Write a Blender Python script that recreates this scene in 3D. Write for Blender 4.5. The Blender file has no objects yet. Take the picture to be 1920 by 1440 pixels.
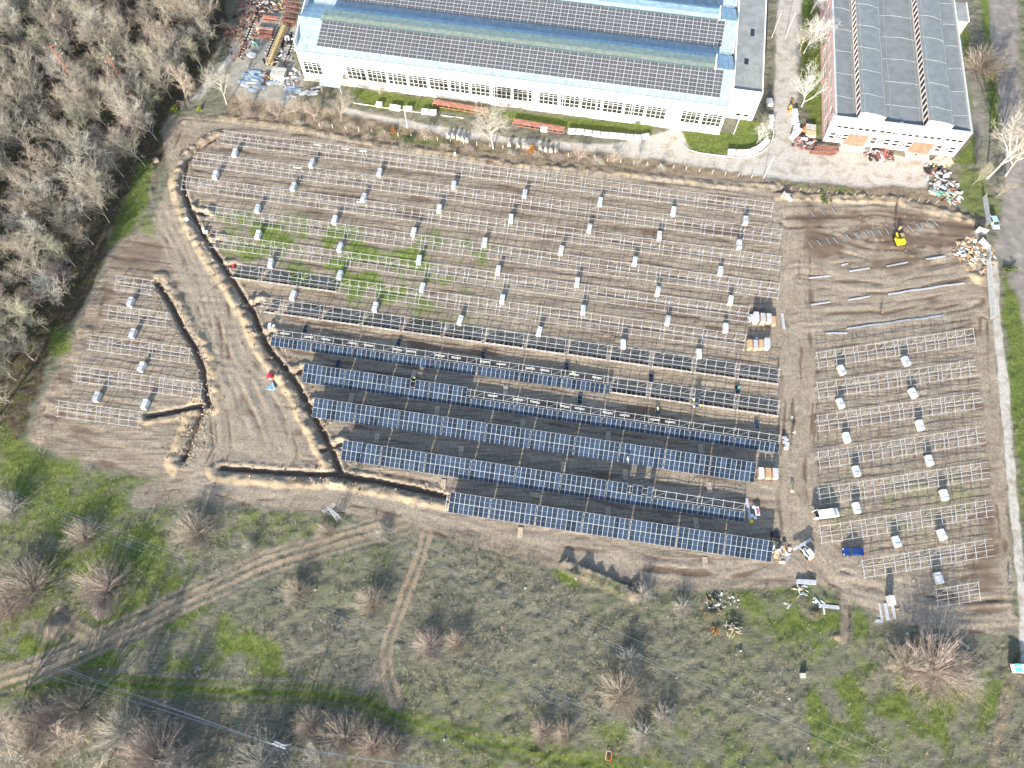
import bpy, bmesh, math, random
import numpy as np
from mathutils import Vector, Matrix
random.seed(7); rng = np.random.default_rng(11)
sc = bpy.context.scene
COL = sc.collection
rad = math.radians

# ---------------- camera, world, sun, exposure ----------------
FPX, PITCH, CAMH = 1333.0, 65.5, 155.0
SUN_EL, SUN_AZ = 18.8, 16.5          # elevation; shadows fall this far right of straight ahead
cam = bpy.data.objects.new('camera', bpy.data.cameras.new('camera')); COL.objects.link(cam)
cam.location = (0, 0, CAMH); cam.rotation_euler = (rad(90-PITCH), 0, 0)
cam.data.lens = FPX/1920*36.0; cam.data.sensor_width = 36.0
cam.data.clip_start = 1.0; cam.data.clip_end = 6000
sc.camera = cam
w = bpy.data.worlds.new("World"); sc.world = w; w.use_nodes = True
wn = w.node_tree.nodes; wl = w.node_tree.links
sky = wn.new('ShaderNodeTexSky'); sky.sky_type = 'NISHITA'; sky.sun_disc = False
sky.sun_elevation = rad(SUN_EL); sky.sun_rotation = rad(180+SUN_AZ); sky.air_density = 1.0; sky.dust_density = 1.2
bgn = wn['Background']; bgn.inputs['Strength'].default_value = 0.15
wl.new(sky.outputs[0], bgn.inputs[0])
sl = bpy.data.lights.new('sun', 'SUN'); sl.energy = 5.0; sl.angle = rad(0.53); sl.color = (1.0, 0.93, 0.82)
so = bpy.data.objects.new('sun', sl); COL.objects.link(so)
sd = Vector((math.sin(rad(SUN_AZ))*math.cos(rad(SUN_EL)), math.cos(rad(SUN_AZ))*math.cos(rad(SUN_EL)), -math.sin(rad(SUN_EL))))
so.rotation_euler = sd.to_track_quat('-Z', 'Y').to_euler(); so.location = (0, 0, 60)
sc.view_settings.view_transform = 'Standard'; sc.view_settings.look = 'None'
sc.view_settings.exposure = 1.25; sc.view_settings.gamma = 1.0
sc.view_settings.use_curve_mapping = False
sc.render.engine = 'CYCLES'

# ---------------- measuring: a pixel of the 1920x1440 photograph -> a point at height h ----------------
def G(px, py, h=0.0):
    a = rad(PITCH); s, c = math.sin(a), math.cos(a)
    u = (px-960)/FPX; v = (py-720)/FPX
    t = (CAMH-h)/(s+v*c)
    return Vector((u*t, (c-v*s)*t, h))
def G2(pts): return np.array([[G(*p)[0], G(*p)[1]] for p in pts])

# ---------------- materials ----------------
MATS = {}
def mat(name, col, rough=0.8, metal=0.0, var=0.12, scale=6.0, spec=0.5, col2=None, bump=0.0, rnd=0.0):
    if name in MATS: return MATS[name]
    m = bpy.data.materials.new(name); m.use_nodes = True; nt = m.node_tree
    b = nt.nodes['Principled BSDF']; b.inputs['Roughness'].default_value = rough
    b.inputs['Metallic'].default_value = metal; b.inputs['Specular IOR Level'].default_value = spec
    tc = nt.nodes.new('ShaderNodeTexCoord'); nz = nt.nodes.new('ShaderNodeTexNoise')
    nz.inputs['Scale'].default_value = scale; nz.inputs['Detail'].default_value = 4
    nt.links.new(tc.outputs['Object'], nz.inputs['Vector'])
    mx = nt.nodes.new('ShaderNodeMix'); mx.data_type = 'RGBA'
    c2 = col2 if col2 else tuple(c*(1-var*2.2) for c in col)
    c1 = col if col2 else tuple(min(1, c*(1+var)) for c in col)
    mx.inputs[6].default_value = (*c1, 1); mx.inputs[7].default_value = (*c2, 1)
    mr = nt.nodes.new('ShaderNodeMapRange'); mr.inputs[1].default_value = .35; mr.inputs[2].default_value = .65
    nt.links.new(nz.outputs['Fac'], mr.inputs[0]); nt.links.new(mr.outputs[0], mx.inputs[0])
    out = mx.outputs[2]
    if rnd:
        oi = nt.nodes.new('ShaderNodeObjectInfo'); mp = nt.nodes.new('ShaderNodeMapRange')
        mp.inputs[3].default_value = 1-rnd; mp.inputs[4].default_value = 1+rnd
        nt.links.new(oi.outputs['Random'], mp.inputs[0])
        hs = nt.nodes.new('ShaderNodeHueSaturation'); nt.links.new(mp.outputs[0], hs.inputs['Value'])
        nt.links.new(out, hs.inputs['Color']); out = hs.outputs[0]
    nt.links.new(out, b.inputs['Base Color'])
    if bump:
        bp = nt.nodes.new('ShaderNodeBump'); bp.inputs['Strength'].default_value = bump; bp.inputs['Distance'].default_value = .05
        nt.links.new(nz.outputs['Fac'], bp.inputs['Height']); nt.links.new(bp.outputs[0], b.inputs['Normal'])
    MATS[name] = m; return m
STEEL = mat('galvanised_steel', (.50,.51,.53), .5, .35, .08, 3)
RAIL = mat('rail_aluminium', (.56,.57,.60), .45, .25, .05, 3)
PFRAME = mat('panel_frame', (.62,.63,.65), .45, .2, .04, 2)
PGLASS = mat('panel_glass', (.020,.034,.058), .2, 0, .12, 1.2, .45, rnd=.5)
PDARK = mat('panel_backsheet', (.012,.010,.022), .5, 0, .2, 2, .3)
WRAP = mat('white_film', (.60,.64,.67), .35, 0, .10, 2.5, rnd=.16)
WFILM = mat('cloudy_film', (.50,.50,.54), .3, 0, .18, 7, rnd=.1)
CARD = mat('cardboard', (.48,.31,.18), .9, 0, .12, 4, rnd=.12)
WOOD = mat('pallet_wood', (.50,.40,.30), .9, 0, .22, 5, rnd=.2)
PALE = mat('pale_timber', (.62,.47,.30), .9, 0, .2, 4)
BARKS = [mat('bark_grey', (.35,.32,.26), .9, 0, .2, 3), mat('bark_pale', (.44,.41,.355), .9, 0, .15, 3),
         mat('bark_tan', (.42,.355,.28), .9, 0, .2, 3), mat('bark_olive', (.35,.34,.25), .9, 0, .2, 3),
         mat('bark_pinkish', (.42,.34,.29), .9, 0, .2, 3), mat('bark_birch', (.60,.585,.56), .85, 0, .15, 3)]
WHITEW = mat('white_render', (.80,.78,.74), .85, 0, .03, .5)
CREAM = mat('cream_plinth', (.68,.62,.52), .9, 0, .12, .8)
DARKG = mat('window_glass', (.035,.042,.042), .15, 0, .3, .5, .4, rnd=.5)
WFR = mat('window_frame_white', (.80,.80,.78), .6, 0, .03, 3)
PINK = mat('pink_render', (.72,.47,.44), .85, 0, .05, .6)
PINKW = mat('pale_pink_render', (.74,.60,.565), .85, 0, .03, .6)
ORANGE = mat('orange_door_paint', (.30,.125,.085), .7, 0, .1, .7)
BITUM = mat('roofing_felt', (.20,.222,.228), .85, 0, .06, .5, .3)
BITUM2 = mat('old_roofing_felt', (.27,.285,.28), .85, 0, .08, .4, .3)
SEAM = mat('roof_seam', (.36,.39,.385), .8, 0, .1, 2)
ROOFM = mat('pale_metal_roof', (.34,.42,.465), .5, .15, .09, .8)
ROOFB = mat('shade_blue_metal_roof', (.44,.60,.66), .5, .1, .10, .6)  # blue of the shaded north slopes put into the sheet colour
FIBRE = mat('green_fibreglass', (.21,.28,.255), .45, 0, .1, .8)
FIBRE2 = mat('pale_fibreglass', (.165,.20,.175), .45, 0, .1, .8)
TEAL = mat('teal_flashing', (.03,.07,.085), .5, 0, .1, 2)
RUST = mat('rusty_steel', (.22,.10,.07), .85, 0, .2, 3, col2=(.11,.06,.045), rnd=.25)
REDOX = mat('red_oxide_steel', (.36,.155,.115), .75, 0, .15, 1.5, rnd=.1)
YEL = mat('yellow_paint', (.80,.62,.02), .45, 0, .05, 3)
YELD = mat('faded_yellow_paint', (.45,.33,.15), .7, 0, .15, 3)
BLACK = mat('black_rubber', (.02,.02,.022), .7, 0, .2, 5)
WPAINT = mat('white_car_paint', (.80,.81,.82), .25, 0, .02, 3)
BPAINT = mat('blue_car_paint', (.015,.045,.20), .22, 0, .05, 3)
LBPAINT = mat('silver_blue_car_paint', (.45,.60,.70), .25, .2, .04, 3)
TEALP = mat('turquoise_paint', (.15,.62,.66), .3, 0, .04, 3)
CGLASS = mat('car_glass', (.03,.045,.055), .08, 0, .1, 2, .8)
ORG = mat('orange_paint', (.75,.20,.05), .5, 0, .05, 3)
REDP = mat('red_paint', (.65,.03,.04), .5, 0, .08, 3)
CONC = mat('concrete', (.50,.48,.43), .9, 0, .15, 1.5, bump=.3, rnd=.1)
STONE = mat('pale_stone', (.48,.45,.38), .9, 0, .12, 3, rnd=.15)
FOAM = mat('white_block', (.68,.69,.68), .8, 0, .06, 2, rnd=.06)
BLUEP = mat('blue_pipe', (.18,.42,.55), .4, 0, .1, 3)
SKIN = mat('skin', (.55,.32,.22), .6, 0, .05, 5)
NAVY = mat('dark_trousers', (.03,.035,.05), .85, 0, .2, 5)
HIVIS = mat('hi_vis_yellow', (.72,.85,.20), .7, 0, .05, 5)
GREYJ = mat('grey_jacket', (.30,.32,.36), .85, 0, .1, 5)
REDJ = mat('red_jacket', (.55,.10,.09), .85, 0, .1, 5)
CREAMJ = mat('cream_jacket', (.80,.78,.52), .8, 0, .05, 5)
MINT = mat('mint_paint', (.35,.70,.60), .6, 0, .1, 3)
WIRE = mat('bare_wire', (.58,.59,.59), .5, .2, .05, 1)
GWIRE = mat('grey_mesh', (.42,.44,.48), .6, .1, .1, 2)
LEAFG = mat('dark_evergreen', (.055,.085,.022), .8, 0, .3, 3, col2=(.12,.15,.03))
LEAFO = mat('orange_leaves', (.42,.17,.035), .8, 0, .3, 3, col2=(.25,.12,.04))
LEAFY = mat('bright_green_leaves', (.17,.24,.03), .8, 0, .3, 3, col2=(.30,.32,.05))
SOILM = mat('dug_soil', (.24,.155,.095), .95, 0, .25, 2, bump=.5)

# ---------------- mesh helpers ----------------
class MB:
    def __init__(s): s.v = []; s.f = []; s.m = []; s.mats = []
    def mi(s, m):
        if m not in s.mats: s.mats.append(m)
        return s.mats.index(m)
    def add(s, vs, fs, m):
        o = len(s.v); k = s.mi(m); s.v += [tuple(p) for p in vs]
        s.f += [tuple(i+o for i in f) for f in fs]; s.m += [k]*len(fs); return s
    def box(s, c, d, m, R=None):
        x, y, z = d[0]/2, d[1]/2, d[2]/2
        vs = [Vector((a*x, b*y, e*z)) for e in (-1,1) for a, b in ((-1,-1),(1,-1),(1,1),(-1,1))]
        if R is not None: vs = [R@p for p in vs]
        c = Vector(c)
        return s.add([p+c for p in vs], [(3,2,1,0),(4,5,6,7),(0,1,5,4),(1,2,6,5),(2,3,7,6),(3,0,4,7)], m)
    def bar(s, a, b, wd, m, n=4, w2=None):
        a, b = Vector(a), Vector(b); d = (b-a)
        if d.length < 1e-6: return s
        d.normalize(); up = Vector((0,0,1)) if abs(d.z) < .95 else Vector((1,0,0))
        x = d.cross(up).normalized(); y = x.cross(d); w2 = wd if w2 is None else w2; vs = []
        for p, r in ((a, wd), (b, w2)):
            for i in range(n):
                t = 2*math.pi*(i+.5)/n; vs.append(p + (x*math.cos(t)+y*math.sin(t))*r/2*(1.414 if n == 4 else 1))
        fs = [(i, (i+1) % n, n+(i+1) % n, n+i) for i in range(n)] + [tuple(range(n-1,-1,-1)), tuple(range(n, 2*n))]
        return s.add(vs, fs, m)
    def prism(s, poly, axis_from, axis_to, m, frame=None):
        # poly of (a,b) in plane x-z extruded along y from..to
        n = len(poly); vs = [(p[0], axis_from, p[1]) for p in poly]+[(p[0], axis_to, p[1]) for p in poly]
        if frame: vs = [frame(*p) for p in vs]
        fs = [(i, (i+1) % n, n+(i+1) % n, n+i) for i in range(n)] + [tuple(range(n-1,-1,-1)), tuple(range(n, 2*n))]
        return s.add(vs, fs, m)
    def mesh(s, name, smooth=False):
        me = bpy.data.meshes.new(name); me.from_pydata(s.v, [], s.f)
        for m in s.mats: me.materials.append(m)
        me.polygons.foreach_set('material_index', s.m)
        bm = bmesh.new(); bm.from_mesh(me); bmesh.ops.recalc_face_normals(bm, faces=bm.faces); bm.to_mesh(me); bm.free()
        if smooth: me.shade_smooth()
        me.update(); return me
def put(name, data, parent=None, loc=(0,0,0), rot=(0,0,0), scale=(1,1,1)):
    o = bpy.data.objects.new(name, data); COL.objects.link(o); o.location = loc; o.rotation_euler = rot; o.scale = scale
    if parent is not None: o.parent = parent
    return o
def thing(name, label, cat, loc=(0,0,0), rz=0, group=None, data=None):
    o = put(name, data, None, loc, (0,0,rz)); o['label'] = label; o['category'] = cat
    if group: o['group'] = group
    return o
def struct(o): o['kind'] = 'structure'; return o
ORD = ['first','second','third','fourth','fifth','sixth','seventh','eighth','ninth','tenth','eleventh','twelfth','thirteenth','fourteenth','fifteenth']

# ---------------- numpy noise ----------------
def vnoise(x, y, sc_, seed):
    X = x/sc_; Y = y/sc_; xi = np.floor(X).astype(np.int64); yi = np.floor(Y).astype(np.int64)
    fx = X-xi; fy = Y-yi; fx = fx*fx*(3-2*fx); fy = fy*fy*(3-2*fy)
    def h(a, b):
        n = (a*374761393 + b*668265263 + seed*974634777) & 0xffffffff
        n = ((n ^ (n >> 13))*1274126177) & 0xffffffff
        n = (n ^ (n >> 16)) & 0xffffffff
        return n/4294967295.0
    return (h(xi,yi)*(1-fx)+h(xi+1,yi)*fx)*(1-fy)+(h(xi,yi+1)*(1-fx)+h(xi+1,yi+1)*fx)*fy
def fbm(x, y, sc_, seed, o=3):
    r = 0; a = .5; t = 0
    for i in range(o): r = r+a*vnoise(x, y, sc_/2**i, seed+i*17); t += a; a *= .55
    return r/t
def sdist_poly(x, y, P):
    # signed distance, positive inside
    d = np.full(x.shape, 1e9); inside = np.zeros(x.shape, bool); n = len(P)
    for i in range(n):
        ax, ay = P[i]; bx, by = P[(i+1) % n]; ex, ey = bx-ax, by-ay
        t = np.clip(((x-ax)*ex+(y-ay)*ey)/(ex*ex+ey*ey+1e-9), 0, 1)
        d = np.minimum(d, np.hypot(x-ax-t*ex, y-ay-t*ey))
        c = ((ay > y) != (by > y)) & (x < (bx-ax)*(y-ay)/((by-ay) if by != ay else 1e-9)+ax)
        inside ^= c
    return np.where(inside, d, -d)
def pline(x, y, P):
    # signed across distance, along length
    d = np.full(x.shape, 1e9); sd_ = np.zeros(x.shape); al = np.zeros(x.shape); L = 0
    for i in range(len(P)-1):
        ax, ay = P[i]; bx, by = P[i+1]; ex, ey = bx-ax, by-ay; l = math.hypot(ex, ey)
        t = np.clip(((x-ax)*ex+(y-ay)*ey)/(l*l), 0, 1)
        dd = np.hypot(x-ax-t*ex, y-ay-t*ey); k = dd < d
        sgn = np.sign(ex*(y-ay)-ey*(x-ax))
        d = np.where(k, dd, d); sd_ = np.where(k, sgn*dd, sd_); al = np.where(k, L+t*l, al); L += l
    return sd_, al
# ---------------- the ground: one sheet to the horizon, fine in view ----------------
GS = 0.40
xs = np.concatenate([[-3000,-1200,-600,-350,-250,-210], np.arange(-178, 178.01, GS), [210,250,350,600,1200,3000]])
ys = np.concatenate([[-3000,-1200,-600,-250,-120,-60,-35,-22], np.arange(-15, 213.01, GS), [225,245,280,350,500,900,1800,3500]])
X, Y = np.meshgrid(xs, ys); SH = X.shape; x = X.ravel(); y = Y.ravel(); N = x.size
def poly_w(pts, soft=1.5, nz=2.0, seed=1, ns=5.0):
    P = G2(pts); lo = P.min(0)-8; hi = P.max(0)+8; k = (x > lo[0]) & (x < hi[0]) & (y > lo[1]) & (y < hi[1])
    o = np.zeros(N); xx, yy = x[k], y[k]
    d = sdist_poly(xx, yy, P)+(fbm(xx, yy, ns, seed)-.5)*nz*2
    o[k] = np.clip(d/soft*.5+.5, 0, 1); return o
def line_k(pts, reach):
    P = G2(pts); lo = P.min(0)-reach; hi = P.max(0)+reach; k = np.where((x > lo[0]) & (x < hi[0]) & (y > lo[1]) & (y < hi[1]))[0]
    s, a = pline(x[k], y[k], P); m = np.abs(s) < reach; return k[m], s[m], a[m]
Z = (fbm(x, y, 14, 3)-.5)*.30
n_big, n_mid, n_sm = fbm(x, y, 22, 5, 4), fbm(x, y, 4.0, 6, 3), fbm(x, y, 1.3, 8, 2)
W = {k: np.zeros(N) for k in ('mud','dark','sand','grass','conc','asph','litter','dry')}
inview = (np.abs(x) < 178) & (y > -15) & (y < 213)
MUD = poly_w([(322,214),(420,226),(560,243),(700,270),(900,296),(1100,318),(1240,324),(1440,340),(1480,365),(1640,375),(1800,395),(1840,425),(1852,470),(1862,620),(1880,800),(1890,950),(1903,1130),(1915,1180),(1800,1190),(1690,1170),(1620,1140),(1500,1085),(1300,1095),(1180,1080),(1060,1050),(900,1000),(820,985),(740,962),(640,945),(560,940),(420,945),(330,920),(240,885),(120,860),(55,820),(85,740),(130,640),(165,560),(190,500),(225,450),(290,420),(318,330),(305,260)], 1.5, 1.5, 31)
W['mud'] = np.maximum(W['mud'], MUD)
# forest floor
FOR = poly_w([(-300,-60),(440,-60),(425,60),(380,160),(320,215),(300,320),(255,345),(205,455),(160,560),(95,650),(60,760),(40,850),(-300,880)], 3, 3, 33)
W['litter'] = np.maximum(W['litter'], FOR)
W['litter'] = np.maximum(W['litter'], .75*poly_w([(150,690),(110,700),(75,810),(150,690)], 2, 1, 5))
# dry bank above the first rack row, dry grass, scrap yard
W['dry'] = np.maximum(W['dry'], poly_w([(430,180),(640,205),(760,232),(960,262),(1240,300),(1440,330),(1440,342),(1240,326),(1000,308),(800,285),(600,252),(420,226)], 2, 1.5, 41))
W['dry'] = np.maximum(W['dry'], .8*poly_w([(1440,335),(1500,345),(1760,352),(1800,395),(1640,375),(1480,362)], 2, 1, 42))
W['conc'] = np.maximum(W['conc'], .55*poly_w([(462,-20),(590,-20),(556,95),(575,150),(555,205),(430,185),(415,120)], 2, 2, 43))
# concrete road and yard
for pts, a in [([(640,200),(760,226),(860,243),(960,258),(1100,272),(1200,262),(1245,248),(1275,235),(1295,285),(1370,292),(1425,285),(1450,255),(1452,120),(1462,-20),(1505,-20),(1500,60),(1492,200),(1500,262),(1560,272),(1640,285),(1735,300),(1755,318),(1735,352),(1620,350),(1500,340),(1420,330),(1240,300),(960,268),(860,260),(760,238),(640,212)], 1),
               ([(470,-20),(450,50),(415,120),(350,190),(375,190),(430,125),(462,60),(485,-20)], .8)]:
    W['conc'] = np.maximum(W['conc'], a*poly_w(pts, 1.0, .9, 51))
W['conc'] = np.maximum(W['conc'], poly_w([(1852,490),(1872,490),(1876,600),(1892,720),(1900,850),(1914,1000),(1926,1120),(1932,1260),(1915,1260),(1910,1120),(1898,1000),(1884,850),(1872,720),(1862,600)], .5, .35, 53, 3))
# asphalt at the right
W['asph'] = np.maximum(W['asph'], poly_w([(1852,-20),(1905,-20),(1912,120),(1922,240),(2200,260),(2200,900),(1985,900),(1925,640),(1905,540),(1888,495),(1870,480),(1858,470),(1868,452),(1878,430),(1884,350),(1880,230),(1862,120)], 1.2, 1.0, 55))
W['asph'] = np.maximum(W['asph'], .6*poly_w([(1805,120),(1835,125),(1850,240),(1845,300),(1815,290)], 2, 2, 56))
# grass patches (base weight from noise)
def gpatch(pts, a, soft=3, nz=2.5, seed=60): W['grass'] = np.maximum(W['grass'], a*poly_w(pts, soft, nz, seed))
gpatch([(262,300),(305,290),(300,340),(272,385),(245,440),(200,462),(213,420),(240,370)], 1, 2, 1.5)
gpatch([(255,390),(290,400),(300,440),(250,450)], .55)
gpatch([(95,620),(150,600),(130,650),(90,690)], .9)
gpatch([(-10,800),(90,840),(130,870),(250,890),(330,930),(300,985),(0,985)], .85, 4, 4, 62)
gpatch([(100,985),(330,985),(400,1130),(370,1290),(60,1290),(-20,1200),(60,1060)], .85, 4, 4, 63)
gpatch([(300,1130),(500,1150),(600,1290),(300,1290)], .9, 6, 5, 64)
gpatch([(400,960),(760,985),(700,1060),(540,1060),(400,1040)], .6, 5, 5, 65)
gpatch([(1380,1090),(1600,1110),(1700,1200),(1560,1260),(1380,1180)], .85, 5, 4, 66)
gpatch([(1480,1200),(1900,1180),(1930,1450),(1480,1450)], .85, 8, 7, 67)
gpatch([(1030,1060),(1060,1065),(1170,1140),(1150,1150),(1040,1085)], .95, 2, 1, 68)
gpatch([(1000,1290),(1500,1330),(1500,1450),(900,1450)], .62, 8, 6, 69)
gpatch([(650,163),(800,186),(1000,213),(1228,236),(1222,252),(1060,240),(960,228),(900,214),(800,208),(690,204)], 1, 1, .5, 70)
gpatch([(1272,247),(1380,250),(1384,226),(1430,228),(1448,262),(1425,284),(1370,290),(1300,282)], 1, .8, .4, 71)
gpatch([(1495,-10),(1525,-10),(1560,110),(1540,262),(1520,262),(1500,150)], .85, 1.5, 1.2, 72)
gpatch([(1800,40),(1816,60),(1832,250),(1828,310),(1790,305),(1826,250)], 1, .8, .6, 73)
gpatch([(1832,-10),(1856,-10),(1870,120),(1872,240),(1856,240),(1848,120)], .8, 1.5, 1.2, 74)
gpatch([(1908,-10),(2100,-10),(2100,230),(1922,220)], .6, 3, 3, 75)
gpatch([(1875,490),(1908,560),(1935,680),(1960,900),(1925,1000),(1895,800),(1885,650)], .85, 1.5, 1.5, 76)
gpatch([(1800,300),(1850,330),(1880,400),(1862,440),(1830,420),(1790,380)], .6, 2, 2, 77)
gpatch([(1880,800),(1893,950),(1906,1130),(1895,1130),(1884,950)], .8, 1, 1, 78)
gpatch([(700,235),(800,255),(960,275),(940,290),(760,268),(690,255)], .55, 2, 2.5, 79)
gpatch([(1250,298),(1430,330),(1425,340),(1240,316)], .35, 2, 2.5, 80)
gpatch([(1440,335),(1620,350),(1600,372),(1470,355)], .55, 2, 2.5, 81)
scrub = inview & (y < 48) & (MUD < .5)
W['dry'] = np.maximum(W['dry'], .55*poly_w([(900,440),(1450,500),(1420,640),(1100,620),(880,560)], 8, 6, 58))
# thin green inside the field
fg = np.zeros(N)
for pts, a in [([(395,395),(640,420),(930,455),(935,500),(840,560),(780,590),(640,560),(440,505),(410,470)], .95), ([(345,350),(420,370),(520,400),(700,430),(640,450),(400,420)], .6),
               ([(640,560),(900,570),(880,640),(640,620)], .5), ([(1540,890),(1700,880),(1865,860),(1870,1010),(1640,1080),(1540,1010)], .42), ([(1850,600),(1870,600),(1900,900),(1880,900)], .5),
               ([(170,520),(300,530),(330,600),(330,680),(200,640)], .22), ([(420,820),(500,840),(480,900),(400,920)], .3), ([(1100,1010),(1260,1040),(1250,1075),(1100,1060)], .4)]:
    fg = np.maximum(fg, a*poly_w(pts, 5, 4, 90))
W['green_thin'] = fg*np.clip((n_mid-.28)*2.4, .15, 1)
# dark churned mud
dk = np.clip((n_big-.52)*4, 0, 1)*.35
for pts, a in [([(1470,370),(1640,378),(1830,400),(1850,440),(1700,420),(1560,430),(1480,460)], .85), ([(1470,460),(1530,470),(1530,1040),(1470,1000)], .5), ([(1830,620),(1870,620),(1900,1160),(1830,1160),(1800,1100),(1850,900)], .7),
               ([(200,440),(330,440),(330,520),(200,520)], .55), ([(320,250),(420,240),(350,300),(335,400),(310,400)], .5), ([(330,420),(420,480),(560,700),(600,860),(400,860),(380,600)], .25),
               ([(60,820),(190,540),(215,545),(110,800),(90,850)], .75), ([(600,300),(1450,410),(1450,520),(600,400)], .25), ([(1120,640),(1460,680),(1460,560),(1120,560)], .3), ([(500,640),(1460,800),(1440,1000),(640,860)], .25),
               ([(1500,500),(1850,480),(1850,620),(1520,640)], .3)]:
    dk = np.maximum(dk, a*poly_w(pts, 4, 4, 95))
W['dark'] = dk*MUD
# worked-soil relief: aisles run along the racks
ca, sa = math.cos(rad(-9.3)), math.sin(rad(-9.3)); ca2, sa2 = math.cos(rad(9)), math.sin(rad(9))
u1, v1 = x*ca+y*sa, -x*sa+y*ca; u2, v2 = x*ca2+y*sa2, -x*sa2+y*ca2
right = np.clip((x-66)/4, 0, 1)
rut = (fbm(u1*.11, v1, 1.0, 101, 2)-.5)*(1-right)+(fbm(u2*.13, v2, 1.1, 102, 2)-.5)*right
RUTZ = MUD*rut*.26; Z += RUTZ+MUD*((n_sm-.5)*.14+(n_mid-.5)*.10)
W['dark'] = np.clip(W['dark']+MUD*np.clip((-rut-.12)*3.5, 0, .5), 0, 1); FW = MUD.copy()*inview
# tyre tracks along the lanes
TRK = np.zeros(N)
def lane(pts, width, amp, seed, wkey=None, wa=.6, fine=.9, under=None, twin=False):
    k, s, a = line_k(pts, width/2+1.2)
    f = np.clip((width/2+.8-np.abs(s))/1.2, 0, 1)
    n = fbm(a*.10+vnoise(a, s, 6, seed)*1.2, s+np.sin(a*.09)*.5, fine, seed, 2)-.5
    Z[k] += f*n*amp-f*RUTZ[k]*.85; W['dark'][k] *= 1-f*.45; FW[k] *= 1-f
    if wkey:
        if twin: rp = np.clip(.72+.6*np.cos((np.abs(s)-.85)*2*np.pi/1.75)+n*.7, 0, 1)
        else: rp = np.clip(.85+n*1.6, 0, 1)
        W[wkey][k] = np.maximum(W[wkey][k], f*wa*rp); TRK[k] = np.maximum(TRK[k], f*wa*rp*(wkey == 'mud'))
        if twin: Z[k] -= f*rp*.10; W['sand'][k] = np.maximum(W['sand'][k], f*rp*.52)
    for q in ('grass','green_thin'): W[q][k] *= (1-f*.8) if under is None else (1-f*under)
    W['dark'][k] = np.clip(W['dark'][k]+f*np.clip((-n-.08)*3.0, 0, .8)*(.35 if twin else 1), 0, 1)
    return k, s, f
lane([(345,235),(325,290),(318,350),(335,420),(370,500),(400,560),(430,640),(470,720),(500,790),(520,850)], 11, .42, 111)
lane([(400,560),(410,650),(415,760),(420,840),(390,900)], 8, .35, 112)
lane([(345,232),(450,236),(620,256),(800,286),(980,310),(1220,335),(1440,355)], 4, .3, 113)
lane([(1495,380),(1490,470),(1488,600),(1492,760),(1490,880),(1500,1000),(1560,1090),(1700,1130),(1800,1150),(1905,1140)], 9, .42, 114)
lane([(1845,600),(1860,760),(1875,900),(1890,1040),(1905,1140)], 4, .4, 115)
lane([(1500,1040),(1530,1090),(1545,1130),(1520,1150),(1505,1130)], 2.6, .6, 116)
lane([(1480,410),(1640,400),(1840,430)], 9, .4, 128); lane([(1520,440),(1640,470),(1800,470)], 7, .4, 117); lane([(1500,520),(1660,530),(1830,500)], 9, .38, 129); lane([(1500,600),(1660,590),(1830,560)], 7, .36, 130)
lane([(270,930),(330,915),(400,905),(480,930),(560,938),(640,942),(700,950),(820,985),(960,1020),(1200,1070),(1300,1082),(1480,1072)], 5.5, .22, 119, 'mud', 1.0)
lane([(1270,1130),(1340,1100),(1480,1060)], 3, .25, 131)
lane([(-10,1280),(60,1258),(130,1228),(200,1195),(270,1165),(340,1128),(430,1088),(500,1055),(570,1035),(640,1012),(700,995),(760,982)], 5.0, .20, 120, 'mud', 1.0, under=.35, twin=True)
lane([(800,1000),(790,1040),(770,1090),(755,1130),(740,1170),(728,1200),(722,1240),(730,1280),(742,1315)], 3.4, .18, 121, 'mud', 1.0, under=.5, twin=True)
lane([(722,1240),(700,1265),(680,1285)], 3.0, .2, 122, 'mud', .75)
lane([(110,1150),(135,1175),(170,1195),(230,1195)], 4.4, .25, 123, 'mud', .9, under=.2, twin=True)
lane([(440,1010),(480,1035),(520,1045)], 1.8, .3, 124, 'mud', .4)
lane([(1585,1110),(1590,1160),(1585,1205)], 2.0, .22, 125, 'mud', .95)
lane([(1920,1190),(1900,1260),(1880,1350),(1860,1440)], 2.5, .2, 126, 'dry', .6)
k, s, f = lane([(-10,1288),(180,1283),(330,1290),(460,1298),(600,1302),(680,1312),(730,1335),(800,1362),(900,1388),(1000,1412),(1120,1432),(1250,1450)], 3.4, .2, 127, None, 0, .9, .0)
GT_K, GT_V = k, f*(.68+.3*np.cos(s*3.4))
# more dark mud patches, laid on after the lanes
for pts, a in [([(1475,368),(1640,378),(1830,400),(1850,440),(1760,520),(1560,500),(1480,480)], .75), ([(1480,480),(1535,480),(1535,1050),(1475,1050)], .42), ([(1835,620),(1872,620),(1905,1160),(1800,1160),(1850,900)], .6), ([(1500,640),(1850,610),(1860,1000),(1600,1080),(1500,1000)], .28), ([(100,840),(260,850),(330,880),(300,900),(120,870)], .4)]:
    W['dark'] = np.maximum(W['dark'], a*poly_w(pts, 5, 5, 96)*MUD*np.clip(.35+(n_mid-.3)*2.2, 0, 1))
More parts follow.
